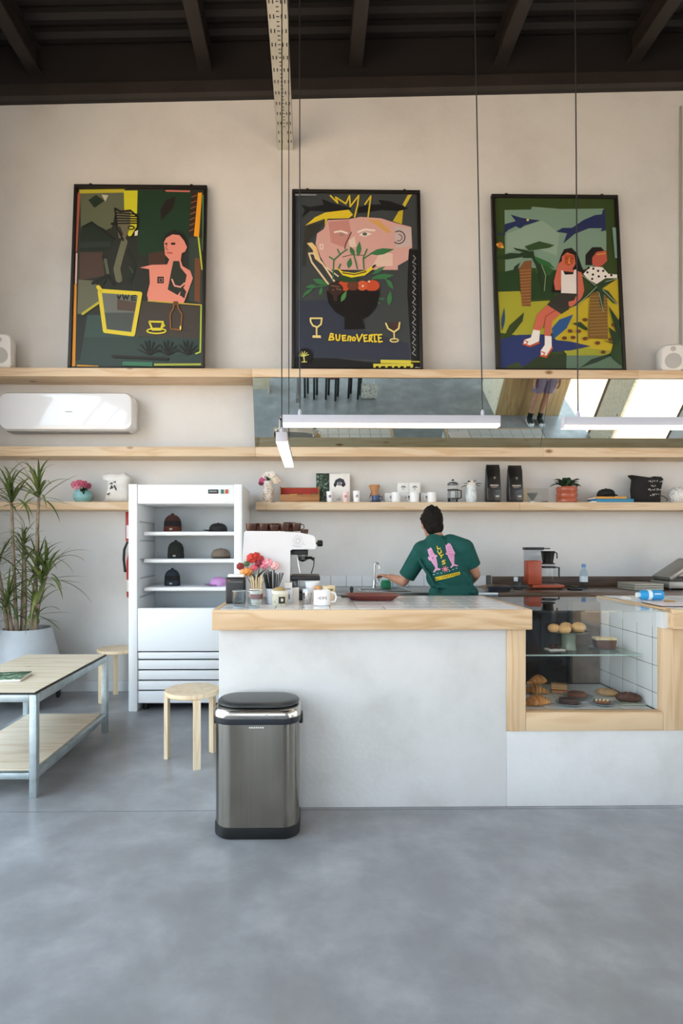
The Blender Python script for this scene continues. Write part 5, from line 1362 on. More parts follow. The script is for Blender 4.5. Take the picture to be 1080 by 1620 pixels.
# ------------------------------------------------------------------ on the back worktop
YM = 5.12
e = item('coffee_maker', 'orange-red filter coffee maker with black basket and glass jug', 'coffee maker', 858, YM, ZK)
km = YM / FPX
def mp(px, py): return ((px - 858) * km, Z(py, YM) - ZK)
ORG = noisy('orange_red', ['a8452c', 'b5502f'], (4, 4, 4), 2, .35)
a, b = mp(838, 0)[0], mp(889, 0)[0]
MB().box(a, b, -.06, .09, .012, .042, ORG, .008).build('base', e)
for x in (a + .03, b - .03): MB().lathe([(0, 0), (.012, 0), (.012, .012), (0, .012)], BLACK, 12, (x, -.03, 0)).build('foot', e)
MB().box(mp(832.5, 0)[0], mp(854, 0)[0], -.045, .075, .0425, mp(0, 887)[1], ORG, .008).build('tower', e)
MB().box(mp(832, 0)[0], mp(856, 0)[0], -.045, .075, mp(0, 886.5)[1], mp(0, 870)[1], glass('reservoir', (.78, .80, .82), 1.5), .006).build('water_tank', e)
MB().box(mp(831, 0)[0], mp(857, 0)[0], -.05, .08, mp(0, 870)[1], mp(0, 866)[1], BLACK, .003).build('tank_lid', e)
MB().tube([(mp(850, 0)[0], 0, mp(0, 868)[1]), (mp(870, 0)[0], 0, mp(0, 868)[1])], .005, STEELDK, 8).build('outlet_arm', e)
xc = mp(867, 0)[0]
bk = MB().lathe([(0, mp(0, 893)[1]), (.062, mp(0, 893)[1]), (.062, mp(0, 891.5)[1]), (.045, mp(0, 890)[1]), (.06, mp(0, 873)[1]), (.064, mp(0, 872)[1]), (0, mp(0, 872)[1])], BLACK, 24, (xc, .01, 0)).build('filter_basket', e)
MB().tube([(xc + .06, .01, mp(0, 874)[1]), (xc + .082, .01, mp(0, 875)[1]), (xc + .085, .01, mp(0, 884)[1])], .006, BLACK, 8).build('handle', bk)
jg = MB().lathe([(0, .0435), (.06, .0435), (.066, .06), (.062, mp(0, 900)[1]), (.06, mp(0, 897)[1])], GLASS, 28, (xc, .01, 0)).build('jug', e)
MB().lathe([(.0615, mp(0, 899)[1]), (.066, mp(0, 899)[1]), (.066, mp(0, 896)[1]), (0, mp(0, 895.5)[1])], BLACK, 24, (xc, .01, 0)).build('jug_lid', jg)
MB().tube([(xc + .06, 0, mp(0, 898)[1]), (xc + .098, 0, mp(0, 898)[1]), (xc + .098, 0, mp(0, 915)[1])], .007, BLACK, 8).build('jug_handle', jg)
e = item('water_bottle', 'clear plastic water bottle with a blue cap on the back worktop', 'bottle', 923, 5.15, ZK)
kb_ = 5.15 / FPX
MB().lathe([(r * kb_, h * kb_) for r, h in ((0, 0), (5.5, 0), (6, 1), (6, 22), (5, 28), (2.6, 33), (2.6, 35))], glass('pet', (.78, .88, .93), 1.5), 24).build('bottle', e)
MB().lathe([(r * kb_, h * kb_) for r, h in ((0, 34), (3.2, 34), (3.2, 39), (0, 39.5))], mat('5f93c9', .4), 20).build('cap', e)
MB().lathe([(6.1 * kb_, 11 * kb_), (6.1 * kb_, 20 * kb_)], mat('d9e4ea', .5), 24).build('label_band', e)
o = thing('charger_brick', 'small black gadget beside the water bottle', 'gadget', (X(909, 5.0), 5.0, ZK + .001)); MB().box(-.06, .06, -.03, .03, 0, .022, BLACK, .006).build('case', o); MB().box(-.03, .03, -.02, .02, .0225, .034, DARK, .004).build('clip', o)
e = item('pepper_grinder', 'dark grinder with a white cap left of the coffee maker', 'grinder', 819, 5.1, ZK)
MB().lathe([(0, 0), (.04, 0), (.042, .01), (.034, .05), (.036, .07), (0, .07)], mat('2c2723', .3), 22).build('body', e); MB().lathe([(0, .07), (.018, .07), (.018, .1), (0, .1)], BLACK, 16, (.012, 0, 0)).build('neck', e); MB().box(-.035, -.005, -.015, .015, .071, .11, mat('dfe3e8', .5), .003).build('white_cap', e)
e = item('frying_pan', 'grey metal pan at the edge of the back worktop', 'pan', 789, 4.92, ZK)
MB().lathe([(0, 0), (.085, 0), (.11, .04), (.113, .04), (.088, -.0), (0, .003)], mat('6f7785', .35, .8), 32).build('pan', e); MB().tube([(.1, 0, .035), (.16, -.02, .04), (.24, -.04, .042)], .009, mat('4a4d55', .4), 8).build('handle', e)
o = thing('cutting_board', 'small round wooden board behind the metal pan', 'board', (X(785, 5.3), 5.3, ZK + .001)); MB().lathe([(0, 0), (.13, 0), (.13, .018), (0, .018)], mat('9c7a50', .6), 32).build('board', o); MB().box(.12, .2, -.02, .02, .002, .016, mat('9c7a50', .6), .004).build('grip', o)
e = item('panini_press', 'grey steel panini press with its lid raised', 'press', 1072, 5.12, ZK)
PM = mat('9a9790', .4, .6)
MB().box(-.17, .2, -.14, .14, .012, .075, PM, .008).build('base', e); MB().box(-.15, .18, -.12, .12, .0755, .085, DARK).build('lower_plate', e)
for x in (-.14, .17): MB().lathe([(0, 0), (.015, 0), (.015, .012), (0, .012)], BLACK, 12, (x, -.1, 0)).build('foot', e)
MB().box(-.005, .30, -.13, .13, -.02, .02, PM, .012, 2, TR(-.15, 0, .1, 0, R(-33))).build('lid', e)
MB().box(.02, .28, -.11, .11, -.03, -.021, mat('6a6760', .5), .004, 2, TR(-.15, 0, .1, 0, R(-33))).build('upper_plate', e)
MB().tube([(.08, -.14, .2), (.08, -.17, .2), (.2, -.17, .28), (.2, -.14, .28)], .009, BLACK, 8).build('handle', e)
e = item('tray_stack', 'stack of pale metal trays left of the panini press', 'trays', 1012, 5.1, ZK)
for i in range(3): MB().box(-.13, .13, -.14, .14, .02 * i, .02 * i + .018, mat('aaa698', .5, .3), .003).build('tray', e)
e = item('kitchen_tap', 'chrome gooseneck tap over the sink', 'tap', 592, 5.3, ZK)
kt = 5.3 / FPX
pts = [(0, 0, 0), (0, 0, .15)] + [(.022 - .022 * math.cos(R(a)), 0, .2 + .03 * math.sin(R(a))) for a in range(0, 181, 20)] + [(.044, 0, .175)]
MB().tube(pts, .0095, CHROME, 12).build('spout', e); MB().lathe([(0, 0), (.026, 0), (.026, .006), (.016, .02), (.016, .07), (0, .07)], CHROME, 20).build('base', e)
MB().tube([(.015, 0, .05), (.04, -.01, .055), (.045, -.012, .085)], .006, CHROME, 8).build('lever', e)
e = thing('sink_bowl', 'steel sink rim in the worktop below the tap', 'sink', (X(604, 5.1), 5.03, ZK + .0005)); MB().box(-.22, .22, -.17, -.15, 0, .006, CHROME, .002).build('rim', e); MB().box(-.22, .22, .15, .17, 0, .006, CHROME, .002).build('rim', e); MB().box(-.22, -.2, -.15, .15, 0, .006, CHROME, .002).build('rim', e); MB().box(.2, .22, -.15, .15, 0, .006, CHROME, .002).build('rim', e); MB().box(-.2, .2, -.15, .15, 0, .002, STEELDK).build('basin_floor', e)
e = thing('sponge_tub', 'small green sponge tub beside the tap', 'tub', (X(610, 5.25), 5.25, ZK + .001)); MB().box(-.045, .045, -.03, .03, 0, .06, mat('1f7a52', .5), .008).build('tub', e); MB().box(-.038, .038, -.024, .024, .0605, .075, mat('3a9a68', .8), .005).build('sponge', e)
e = thing('drinking_glass', 'clear glass in the draining spot under the reaching arm', 'glass', (X(624, 5.2), 5.2, ZK + .001)); MB().lathe([(0, 0), (.026, 0), (.032, .12), (.030, .12), (.024, .006), (0, .006)], TUM, 22).build('glass_wall', e)

# ------------------------------------------------------------------ pastries in the case
def pcase(px, py): 
    Y = yfloor(py, zs1); return (X(px, Y), Y, zs1 - .0035)
GP = glass('plate_glass', (.62, .70, .68), 1.5)
def plate(label, px, py, r, m=None):
    p = pcase(px, py); e = thing('plate', label, 'plate', p, 0, 'plates in the pastry case')
    MB().lathe([(0, 0), (r * .6, 0), (r, .013), (r * 1.0, .015), (r * .6, .004), (0, .004)], m or mat('8f9a98', .25), 32).build('dish', e)
    return p
def bread(name, label, cat, loc, L, wd, hh, m, rz=0, lumps=5, group=None, topm=None):
    e = thing(name, label, cat, loc, rz, group)
    rings = []
    for i in range(lumps * 3 + 1):
        t = i / (lumps * 3); x = (t - .5) * L
        pr = math.sin(PI * min(1, max(0, t))) ** .45 if 0 < t < 1 else .04
        pr *= 1 + .07 * math.cos(2 * PI * t * lumps)
        rings.append([(x, wd / 2 * pr * math.cos(a), max(0, hh * .45 + hh * .55 * pr * math.sin(a)) if math.sin(a) > 0 else hh * .45 * (1 + math.sin(a) * min(1, pr * 1.2))) for a in [2 * PI * j / 14 for j in range(14)]])
    loft(MB(), rings, m).build('crumb', e)
    if topm:
        for i in range(14): MB().ell(((-.4 + .8 * ((i * 5) % 14) / 14) * L, (-.25 + .5 * ((i * 3) % 7) / 7) * wd, hh * .93), (.007, .006, .004), topm, 6, 5).build('topping', e)
    return e
CRO = noisy('croissant', ['9a5c2a', 'c98a48', 'dda765'], (16, 16, 16), 5, .5, .5, 40); CHOC = noisy('choc', ['2a1812', '4a2c20'], (30, 30, 30), 4, .6, .5, 50); BRD = noisy('breadcrust', ['a0764a', 'c9a06c'], (16, 16, 16), 5, .7, .4, 40); BRN = noisy('brown_tart', ['6a3a24', '8a5434'], (40, 40, 40), 4, .6, .5, 60)
xm = xc0 + .015
def croissant(label, loc, s, rz):
    e = thing('croissant', label, 'croissant', loc, rz, 'croissants in the pastry case')
    n = 7
    for i in range(n):
        t = (i - (n - 1) / 2) / ((n - 1) / 2)
        r = s * (.40 - .24 * abs(t) ** 1.4)
        MB().ell((t * s * .75, -.18 * s * (1 - t * t) + .09 * s, r * .86), (s * .17, r * 1.15, r * .86), CRO, 12, 8, Matrix.Rotation(t * -.5, 4, 'Z')).build('layer', e)
p = pcase(847, 1119); croissant('large croissant at the front left of the pastry case', (p[0] + .02, p[1] + .035, p[2] + .001), .095, R(10))
p = pcase(850, 1105); croissant('croissant behind the large front one, on the case floor', (p[0] + .03, p[1] + .10, p[2] + .001), .085, R(-15))
p = pcase(853, 1100); croissant('croissant lying on top of the pile at the left of the case', (p[0] + .02, p[1] + .07, p[2] + .05), .085, R(25))
p = pcase(886, 1098)
e = thing('sandwich', 'filled roll beside the croissants in the case', 'sandwich', (p[0], p[1] + .02, p[2] + .001), R(-20))
for z, h_, m in ((0, .018, BRD), (.0185, .008, mat('b8452f', .6)), (.027, .006, mat('d8c070', .6)), (.0335, .022, BRD)): MB().box(-.045, .045, -.03, .03, z, z + h_, m, .004).build('layer', e)
p = plate('glass plate with a round brown tart', 913, 1104, .082)
e = thing('tart', 'round brown tart on the back plate of the case', 'tart', (p[0], p[1], p[2] + .006)); MB().lathe([(0, 0), (.04, 0), (.05, .004), (.052, .02), (.048, .024), (0, .022)], BRN, 32).build('crust', e)
p = plate('glass plate with a dark brownie slice', 899, 1115.5, .07)
e = thing('brownie', 'dark chocolate brownie slice on the front plate', 'brownie', (p[0], p[1], p[2] + .006), R(-8)); MB().box(-.048, .048, -.022, .022, 0, .03, CHOC, .005).build('slice', e); MB().box(-.046, .046, -.02, .02, .0302, .033, mat('3a2018', .4), .001).build('glaze', e)
p = plate('glass plate with an almond topped cookie', 952, 1115.5, .07)
bread('cookie', 'almond topped cookie on the plate at the centre front', 'cookie', (p[0], p[1], p[2] + .0065), .1, .07, .022, BRN, R(-4), 2, None, mat('e6d2a0', .6))
p = pcase(962, 1103); bread('bread_loaf', 'small golden loaf at the back of the case floor', 'bread', (p[0], p[1] + .02, p[2] + .001), .13, .07, .045, BRD, R(-28), 4)
p = pcase(1000, 1116)
o = MB().box(-.07, .07, -.045, .045, 0, .008, mat('a3a894', .5), .002).build('serving_board', loc=(p[0] + .0, p[1] + .03, p[2] + .001)); tag(o, 'pale board under the dark loaf at the right of the case', 'board')
bread('banana_bread', 'long dark brown loaf at the right end of the case', 'loaf', (p[0] - .005, p[1] + .03, p[2] + .0095), .14, .065, .055, noisy('darkloaf', ['3a2018', '5c3426'], (40, 40, 40), 4, .6, .6, 60), R(-14), 5)
ZG = .7805; YGs = 3.36
e = thing('cake_stand', 'grey-green glass cake stand on the glass shelf', 'cake stand', (X(899, YGs), YGs, ZG))
SGM = noisy('sage_glass', ['6f7a68', '8b9582'], (4, 4, 4), 2, .2)
zc_ = Z(1003, YGs) - ZG
MB().lathe([(0, 0), (.044, 0), (.042, .004), (.038, zc_ * .5), (.042, zc_), (0, zc_)], SGM, 28).build('stem', e); MB().lathe([(0, zc_), (.06, zc_), (.112, zc_ + .012), (.114, zc_ + .016), (.06, zc_ + .007), (0, zc_ + .006)], SGM, 36).build('plate', e)
BUN = noisy('bun', ['d3a468', 'e2bb84'], (12, 12, 12), 3, .6)
for px, dy_, r, l in ((876, -.02, .036, 'leftmost round bun on the cake stand'), (893, -.055, .036, 'front middle round bun on the cake stand'), (895, .045, .036, 'back round bun on the cake stand'), (915, -.01, .041, 'largest round bun, rightmost on the cake stand')):
    e = thing('bun', l, 'bun', (X(px, YGs + dy_), YGs + dy_, ZG + zc_ + .009), 0, 'buns on the cake stand'); MB().ell((0, 0, r * .72), (r, r, r * .72), BUN, 22, 12).build('crust', e); MB().ell((0, 0, r * .15), (r * .8, r * .8, r * .14), mat('b98a50', .7), 16, 6).build('base', e)
e = thing('plate', 'small glass plate under the frosted loaf cake', 'plate', (X(955, 3.37), 3.37, ZG), 0, 'plates in the pastry case'); MB().lathe([(0, 0), (.05, 0), (.085, .009), (.05, .003), (0, .003)], mat('7c8886', .25), 32).build('dish', e)
e = thing('loaf_cake', 'brown loaf cake with cream frosting on the glass shelf', 'cake', (X(955.5, 3.37), 3.37, ZG + .0045), R(-6))
kk = 3.37 / FPX
MB().prism([(-13 * kk, 0), (13 * kk, 0), (15.5 * kk, 14 * kk), (-15.5 * kk, 14 * kk)], -.035, .035, noisy('cocoa', ['4a2c20', '5f3a2a'], (40, 40, 40), 3, .7, .4, 60), 'y').build('sponge', e)
for i in range(8):
    for j in range(3): MB().ell(((-14 + 4 * i) * kk, -.026 + .026 * j, 15 * kk), (2.6 * kk, .013, 2.4 * kk), mat('e9d6a8', .5), 8, 6).build('frosting', e)
e = thing('layer_cake', 'layered red and cream cake slice at the left of the glass shelf', 'cake', (xc0 + .05, 3.34, ZG))
for z, h_, c in ((0, .014, '8a2f35'), (.0142, .007, 'd8c9a8'), (.0214, .012, '9a6a4a'), (.0336, .006, 'e0d2b0'), (.0398, .008, '5a3a2a')): MB().box(-.035, .035, -.03, .03, z, z + h_, mat(c, .6), .002).build('layer', e)
e = thing('plate', 'white rectangular dish with small chocolates on the glass shelf', 'plate', (X(877, 3.34), 3.34, ZG), R(6)); MB().box(-.05, .05, -.035, .035, 0, .008, mat('d8d6d0', .3), .003).build('dish', e)
for i, (x, y) in enumerate(((-.025, -.01), (.0, .012), (.022, -.008))): tag(MB().ell((0, 0, .012), (.014, .012, .012), CHOC, 12, 8).build('chocolate', loc=(X(877, 3.34) + x, 3.34 + y, ZG + .009)), ['chocolate at the left of the white dish', 'chocolate at the back of the white dish', 'chocolate at the right of the white dish'][i], 'chocolate', 'chocolates on the white dish')

# ------------------------------------------------------------------ people
def rcone(mb, p0, p1, r0, r1, m, flat=False):
    p0, p1 = Vector(p0), Vector(p1); ax = (p1 - p0); L_ = ax.length; ax.normalize()
    q = Vector((0, 0, 1)).rotation_difference(ax).to_matrix().to_4x4(); M_ = Matrix.Translation(p0) @ q
    if flat: prof = [(0, 0), (r0, 0), (r1, L_), (0, L_)]
    else:
        prof = [(r0 * math.cos(R(a)), r0 * math.sin(R(a))) for a in range(-90, 1, 18)] + [(r1 * math.cos(R(a)), L_ + r1 * math.sin(R(a))) for a in range(0, 91, 18)]
        prof[0] = (0, -r0); prof[-1] = (0, L_ + r1)
    mb.lathe(prof, m, 20, M=M_)
def organic(name, mb, voxel, m, parent, smooth=4, origin=(0, 0, 0)):
    """fuse overlapping closed shapes into one continuous skin"""
    me = mb.mesh(name, False)
    o = bpy.data.objects.new(name, me); C.objects.link(o)
    md = o.modifiers.new('r', 'REMESH'); md.mode = 'VOXEL'; md.voxel_size = voxel
    sm = o.modifiers.new('s', 'SMOOTH'); sm.factor = .5; sm.iterations = smooth
    dg = bpy.context.evaluated_depsgraph_get()
    me2 = bpy.data.meshes.new_from_object(o.evaluated_get(dg))
    bpy.data.objects.remove(o)
    me2.materials.clear(); me2.materials.append(m)
    me2.polygons.foreach_set('use_smooth', [True] * len(me2.polygons)); me2.polygons.foreach_set('material_index', [0] * len(me2.polygons))
    me2.name = name
    return obj(name, me2, parent)
SKIN = noisy('skin', ['b98468', 'c9957a'], (9, 9, 9), 3, .55)
def head(mb, c, f, up, m, s=1.0):
    """head ellipsoid, jaw, nose, ears; f = facing direction"""
    c, f, up = Vector(c), Vector(f).normalized(), Vector(up).normalized(); sd = f.cross(up).normalized()
    B = Matrix((sd, f, up)).transposed().to_4x4()
    mb.ell(c, (.074 * s, .092 * s, .108 * s), m, 20, 14, B)
    mb.ell(c + f * .03 * s - up * .06 * s, (.055 * s, .06 * s, .06 * s), m, 16, 10, B)
    mb.ell(c + f * .098 * s - up * .018 * s, (.013 * s, .018 * s, .026 * s), m, 10, 8, B)
    mb.ell(c + f * .086 * s - up * .06 * s, (.024 * s, .012 * s, .010 * s), m, 10, 8, B)
    for q in (-1, 1): mb.ell(c + sd * q * .078 * s - up * .01 * s, (.009 * s, .018 * s, .03 * s), m, 10, 8, B)
    return sd, B
def eyes(e, c, f, up):
    c, f, up = Vector(c), Vector(f).normalized(), Vector(up).normalized(); sd = f.cross(up)
    for q in (-1, 1):
        ey = MB().ell(c + f * .083 + sd * q * .03 + up * .008, .011, mat('e8e4de', .3), 10, 8).build('eye', e)
        MB().ell(c + f * .0925 + sd * q * .03 + up * .008, .0045, mat('2a1c14', .3), 8, 6).build('iris', ey)
def hand(mb, wrist, dirv, palmn, m, curl=.5, thumb=1):
    w_, d = Vector(wrist), Vector(dirv).normalized(); n_ = Vector(palmn).normalized(); sd = d.cross(n_).normalized()
    B = Matrix((sd, d, n_)).transposed().to_4x4()
    mb.ell(w_ + d * .045, (.040, .052, .015), m, 14, 10, B)
    for i, (off, ln) in enumerate(((-.030, .068), (-.010, .078), (.010, .074), (.029, .058))):
        p = w_ + d * .082 + sd * off * thumb; a = 0.0; dd = d.copy()
        for seg in range(3):
            a += curl * (.35 + .25 * seg)
            dd = d * math.cos(a) + n_ * math.sin(a); q = p + dd * ln / 3 * (1.15 - .15 * seg)
            rcone(mb, p, q, .0088 - .0008 * seg, .0082 - .0008 * seg, m); p = q
    p = w_ + d * .022 - sd * .032 * thumb; dd = (d * .6 - sd * .7 * thumb + n_ * .3).normalized()
    q = p + dd * .035; rcone(mb, p, q, .011, .0095, m); rcone(mb, q, q + (d * .8 - sd * .2 * thumb + n_ * .4).normalized() * .028, .0095, .0082, m)
def limb(mb, pts, rs, m):
    for a, b, r0, r1 in zip(pts[:-1], pts[1:], rs[:-1], rs[1:]): rcone(mb, a, b, r0, r1, m)
def lerp(a, b, t): return Vector(a).lerp(Vector(b), t)

# the barista, seen from behind, leaning to the sink
YP = 4.36
pe = thing('person', 'barista in a green printed T-shirt reaching into the sink, seen from behind', 'person', (X(714, YP), YP, 0))
O = Vector(pe.location)
def W(px, py, Y): return at(px, py, Y) - O
hc = W(683, 828, 4.50); nk = W(692, 853, 4.44); ch = W(703, 884, 4.40); wa = W(716, 930, 4.36)
pv = Vector((0.0, -.0, .93))
sl, sr = W(668, 871, 4.42), W(734, 868, 4.36)
el_, wl = W(638, 920, 4.50), W(617, 913, 4.68)
er, wr = W(752, 908, 4.40), W(745, 920, 4.62)
hipL, hipR = pv + Vector((-.09, 0, -.03)), pv + Vector((.09, 0, -.03))
kL, kR = Vector((-.11, .03, .50)), Vector((.12, .02, .50)); aL, aR = Vector((-.12, -.03, .085)), Vector((.14, -.04, .085))
f_head = Vector((-.08, .95, -.28)); up_h = Vector((-.10, .12, .98))
mb = MB()
sd, HB = head(mb, hc, f_head, up_h, SKIN, 1.0)
limb(mb, [hc - Vector(up_h) * .06, nk], [.05, .054], SKIN)
limb(mb, [nk, ch + Vector((0, .02, 0)), wa + Vector((0, .02, 0)), pv], [.056, .085, .085, .10], SKIN)
rcone(mb, sl, sr, .045, .045, SKIN)
for s_, e_, w__, tn in ((sl, el_, wl, 1), (sr, er, wr, -1)):
    limb(mb, [s_, lerp(s_, e_, .5), e_, lerp(e_, w__, .35), w__], [.052, .047, .038, .037, .026], SKIN)
hand(mb, wl, (-.45, .55, .10), (0, -.2, -1), SKIN, .55, 1); hand(mb, wr, (-.7, .6, -.25), (0, -.2, -1), SKIN, .6, -1)
for h_, k_, a_ in ((hipL, kL, aL), (hipR, kR, aR)): limb(mb, [h_, lerp(h_, k_, .5), k_, lerp(k_, a_, .35), a_], [.09, .075, .055, .055, .04], SKIN)
organic('body', mb, .0052, SKIN, pe, 3)
eyes(pe, hc, f_head, up_h)
# hair
mb = MB(); HR = noisy('dark_hair', ['0d0907', '1d1410'], (60, 60, 60), 5, .75, .8, 90, spec=.25)
upv = Vector(up_h).normalized(); fv = f_head.normalized()
mb.ell(hc + upv * .022 - fv * .012, (.086, .102, .105), HR, 20, 14, HB)
mb.ell(hc - upv * .045 - fv * .050, (.074, .054, .068), HR, 18, 12, HB)
rr = random.Random(5)
for i in range(46):
    a, b = rr.uniform(0, 2 * PI), rr.uniform(-.15, 1.4)
    dv = Vector((math.cos(a) * math.cos(b) * .080, math.sin(a) * math.cos(b) * .096, math.sin(b) * .102))
    if (dv.y > .03 and dv.z < .04) or (abs(dv.x) > .06 and dv.z < .02): continue
    mb.ell(hc + upv * .022 - fv * .012 + (HB.to_3x3() @ dv), rr.uniform(.012, .020), HR, 8, 6)
organic('hair', mb, .005, HR, pe, 2)
# T-shirt
SHM = noisy('green_cotton', ['0b4a43', '105850'], (7, 7, 7), 4, .85, .35, 22)
mb = MB()
BT = lambda c, r, M_=None: mb.ell(c, r, SHM, 22, 14, M_)
tilt = Matrix.Rotation(R(9), 4, 'Y')
BT(W(699, 872, 4.40), (.185, .105, .085), Matrix.Rotation(R(-4), 4, 'Y'))
BT(W(704, 892, 4.39), (.185, .125, .13), tilt)
BT(W(711, 916, 4.37), (.185, .13, .12), tilt)
BT(W(717, 938, 4.36), (.192, .135, .10)); BT(W(717, 954, 4.36), (.192, .138, .09))
limb(mb, [nk - Vector((0, .01, .03)), W(690, 862, 4.41)], [.072, .10], SHM)
limb(mb, [W(690, 864, 4.42), sl], [.075, .078], SHM); limb(mb, [W(712, 862, 4.40), sr], [.085, .076], SHM)
rcone(mb, sl, lerp(sl, el_, .84), .076, .067, SHM, True); mb.ell(sl, .077, SHM)
rcone(mb, sr, lerp(sr, er, .70), .076, .068, SHM, True); mb.ell(sr, .077, SHM)
for p, q, r in ((W(690, 915, 4.27), W(745, 930, 4.26), .014), (W(684, 926, 4.26), W(750, 937, 4.25), .016), (W(676, 905, 4.30), W(692, 936, 4.25), .014), (W(735, 905, 4.28), W(752, 936, 4.27), .015), (W(664, 888, 4.35), W(676, 908, 4.31), .014)): rcone(mb, p, q, r, r * .7, SHM)
shirt = organic('t_shirt', mb, .006, SHM, pe, 5)
# trousers, shoes
TRS = noisy('dark_trousers', ['20232a', '2a2d34'], (9, 9, 9), 3, .85)
mb = MB(); mb.ell(pv + Vector((0, 0, .0)), (.17, .125, .13), TRS, 20, 12)
for h_, k_, a_ in ((hipL, kL, aL), (hipR, kR, aR)):
    limb(mb, [h_, lerp(h_, k_, .5), k_], [.105, .09, .075], TRS); rcone(mb, k_, Vector(a_) + Vector((0, 0, .0)), .075, .062, TRS, True); mb.ell(k_, .075, TRS)
organic('trousers', mb, .009, TRS, pe, 4)
for a_ in (aL, aR):
    mb = MB(); mb.ell((a_.x, a_.y + .07, .045), (.05, .135, .045), WHITE, 16, 10); mb.ell((a_.x, a_.y, .07), (.045, .055, .06), WHITE, 14, 10); mb.box(a_.x - .045, a_.x + .045, a_.y - .05, a_.y + .19, .001, .02, WHITE, .008)
    organic('shoe', mb, .006, mat('3a3a3c', .7), pe, 2)
# shirt print, laid onto the cloth of the back
bvh = BVHTree.FromPolygons([v.co.copy() for v in shirt.data.vertices], [list(p.vertices) for p in shirt.data.polygons])
cam_l = Vector((0, 0, H)) - O
def onshirt(q, k_):
    px, py = 640 + q[0] / 7.714, 850 + q[1] / 7.714
    d = ray(px, py).normalized()
    hit = bvh.ray_cast(cam_l, d)
    return (hit[0] - d * (.0035 + .00012 * k_)) if hit[0] else cam_l + d * 4.2
def dense(pts, step=14):
    o_ = []
    for a, b in zip(pts, pts[1:] + pts[:1]):
        n_ = max(1, int((Vector(b) - Vector(a)).length / step))
        o_ += [tuple(Vector(a).lerp(Vector(b), i / n_)) for i in range(n_)]
    return o_
A = Art(onshirt)
PK, PD = 'e3a3c6', 'b0679a'
def fish(dx_, dy_, pts, ribs):
    A.p(PK, dense(pts))
    for a, b in ribs: A.s(PD, 5, [a, b])
fish(0, 0, [(276, 140), (290, 150), (300, 135), (318, 122), (335, 150), (350, 185), (375, 220), (392, 215), (398, 232), (380, 245), (392, 290), (400, 340), (398, 372), (440, 385), (425, 402), (392, 400), (360, 430), (345, 425), (375, 375), (340, 320), (318, 285), (300, 285), (282, 255), (290, 235), (304, 240), (285, 190)], [((310, 175), (335, 165)), ((312, 200), (345, 190)), ((320, 225), (358, 212)), ((325, 250), (368, 236)), ((332, 275), (374, 262)), ((342, 300), (380, 288)), ((352, 322), (386, 312)), ((360, 345), (390, 336))])
fish(0, 0, [(495, 88), (508, 98), (520, 78), (540, 70), (556, 80), (575, 110), (592, 150), (608, 182), (616, 200), (604, 210), (605, 260), (604, 310), (600, 325), (655, 345), (640, 352), (598, 348), (570, 372), (552, 368), (578, 335), (560, 300), (535, 250), (520, 215), (500, 208), (498, 192), (512, 188), (500, 130)], [((520, 130), (560, 115)), ((522, 155), (575, 140)), ((528, 180), (588, 165)), ((535, 205), (594, 192)), ((545, 230), (598, 218)), ((555, 255), (600, 244)), ((565, 280), (600, 270)), ((574, 302), (600, 294))])
YL = 'e8cc2e'
for pts in ([(395, 112), (402, 145), (434, 135)], [(402, 165), (410, 190), (430, 196), (448, 182), (440, 158)], [(422, 205), (445, 228), (470, 210)], [(445, 228), (446, 252)], [(492, 280), (462, 288), (458, 302), (488, 306), (490, 322), (458, 330)]): A.s(YL, 12, pts)
for a in range(8):
    A.s('ea8f9c', 9, [(495, 388), (495 + 40 * math.cos(R(a * 45 + 10)), 388 + 36 * math.sin(R(a * 45 + 10)))])
for x, y in ((355, 456), (400, 442), (445, 436), (545, 412), (590, 394), (632, 378)): A.p('8fc0b4', [(x - 14, y + 4), (x, y - 8), (x + 14, y - 4), (x, y + 6)])
A.p(YL, dense([(372, 488), (450, 470), (540, 450), (670, 420), (676, 455), (560, 490), (470, 512), (376, 532)]))
for i in range(11):
    x = 388 + i * 26; y = 508 - i * 6.2 + (2 if i % 2 else -1)
    A.s('14241c', 5, [(x, y - 10), (x, y + 10)]); A.s('14241c', 5, [(x, y - 9 if i % 3 else y + 9), (x + 12, y - 11 if i % 2 else y + 6)])
A.mb.build('shirt_print', shirt, False)

# ------------------------------------------------------------------ what the tilted mirror shows of the room behind the viewer
e = thing('plywood_block', 'large plywood block reflected in the tilted mirror', 'block', (3.98, .28, 0))
PB = wood('block_ply', 'z', 'c9a878', 'b48e5e', False, .5)
MB().box(-.58, .58, .525, .54, 0.002, 1.25, PB, .002).build('front_panel', e)
MB().box(-.595, -.58, -.54, .54, 0.002, 1.25, PLY, .002).build('side_panel', e); MB().box(.58, .595, -.54, .54, 0.002, 1.25, PLY, .002).build('side_panel', e)
MB().box(-.58, .58, -.54, -.525, 0.002, 1.25, PB, .002).build('back_panel', e); MB().box(-.6, .6, -.545, .545, 1.2505, 1.27, PLY, .002).build('top_panel', e)
def black_stool(label, x, y):
    e = thing('bar_stool', label, 'stool', (x, y, 0), .3, 'low dark stools behind the viewer')
    MB().lathe([(0, .455), (.16, .455), (.165, .465), (.16, .48), (0, .48)], mat('5a2420', .5), 28).build('seat', e)
    for i in range(4):
        a = PI / 4 + PI / 2 * i; MB().box(-.018, .018, -.018, .018, 0, .457, mat('1b1a1a', .5), .003, 2, TR(math.cos(a) * .13, math.sin(a) * .13, 0)).build('leg', e)
black_stool('dark stool with red seat at the left in the mirror', .02, .12); black_stool('dark stool with red seat in the middle of the mirror group', .42, .18); black_stool('dark stool with red seat at the right of the mirror group', .85, .12)
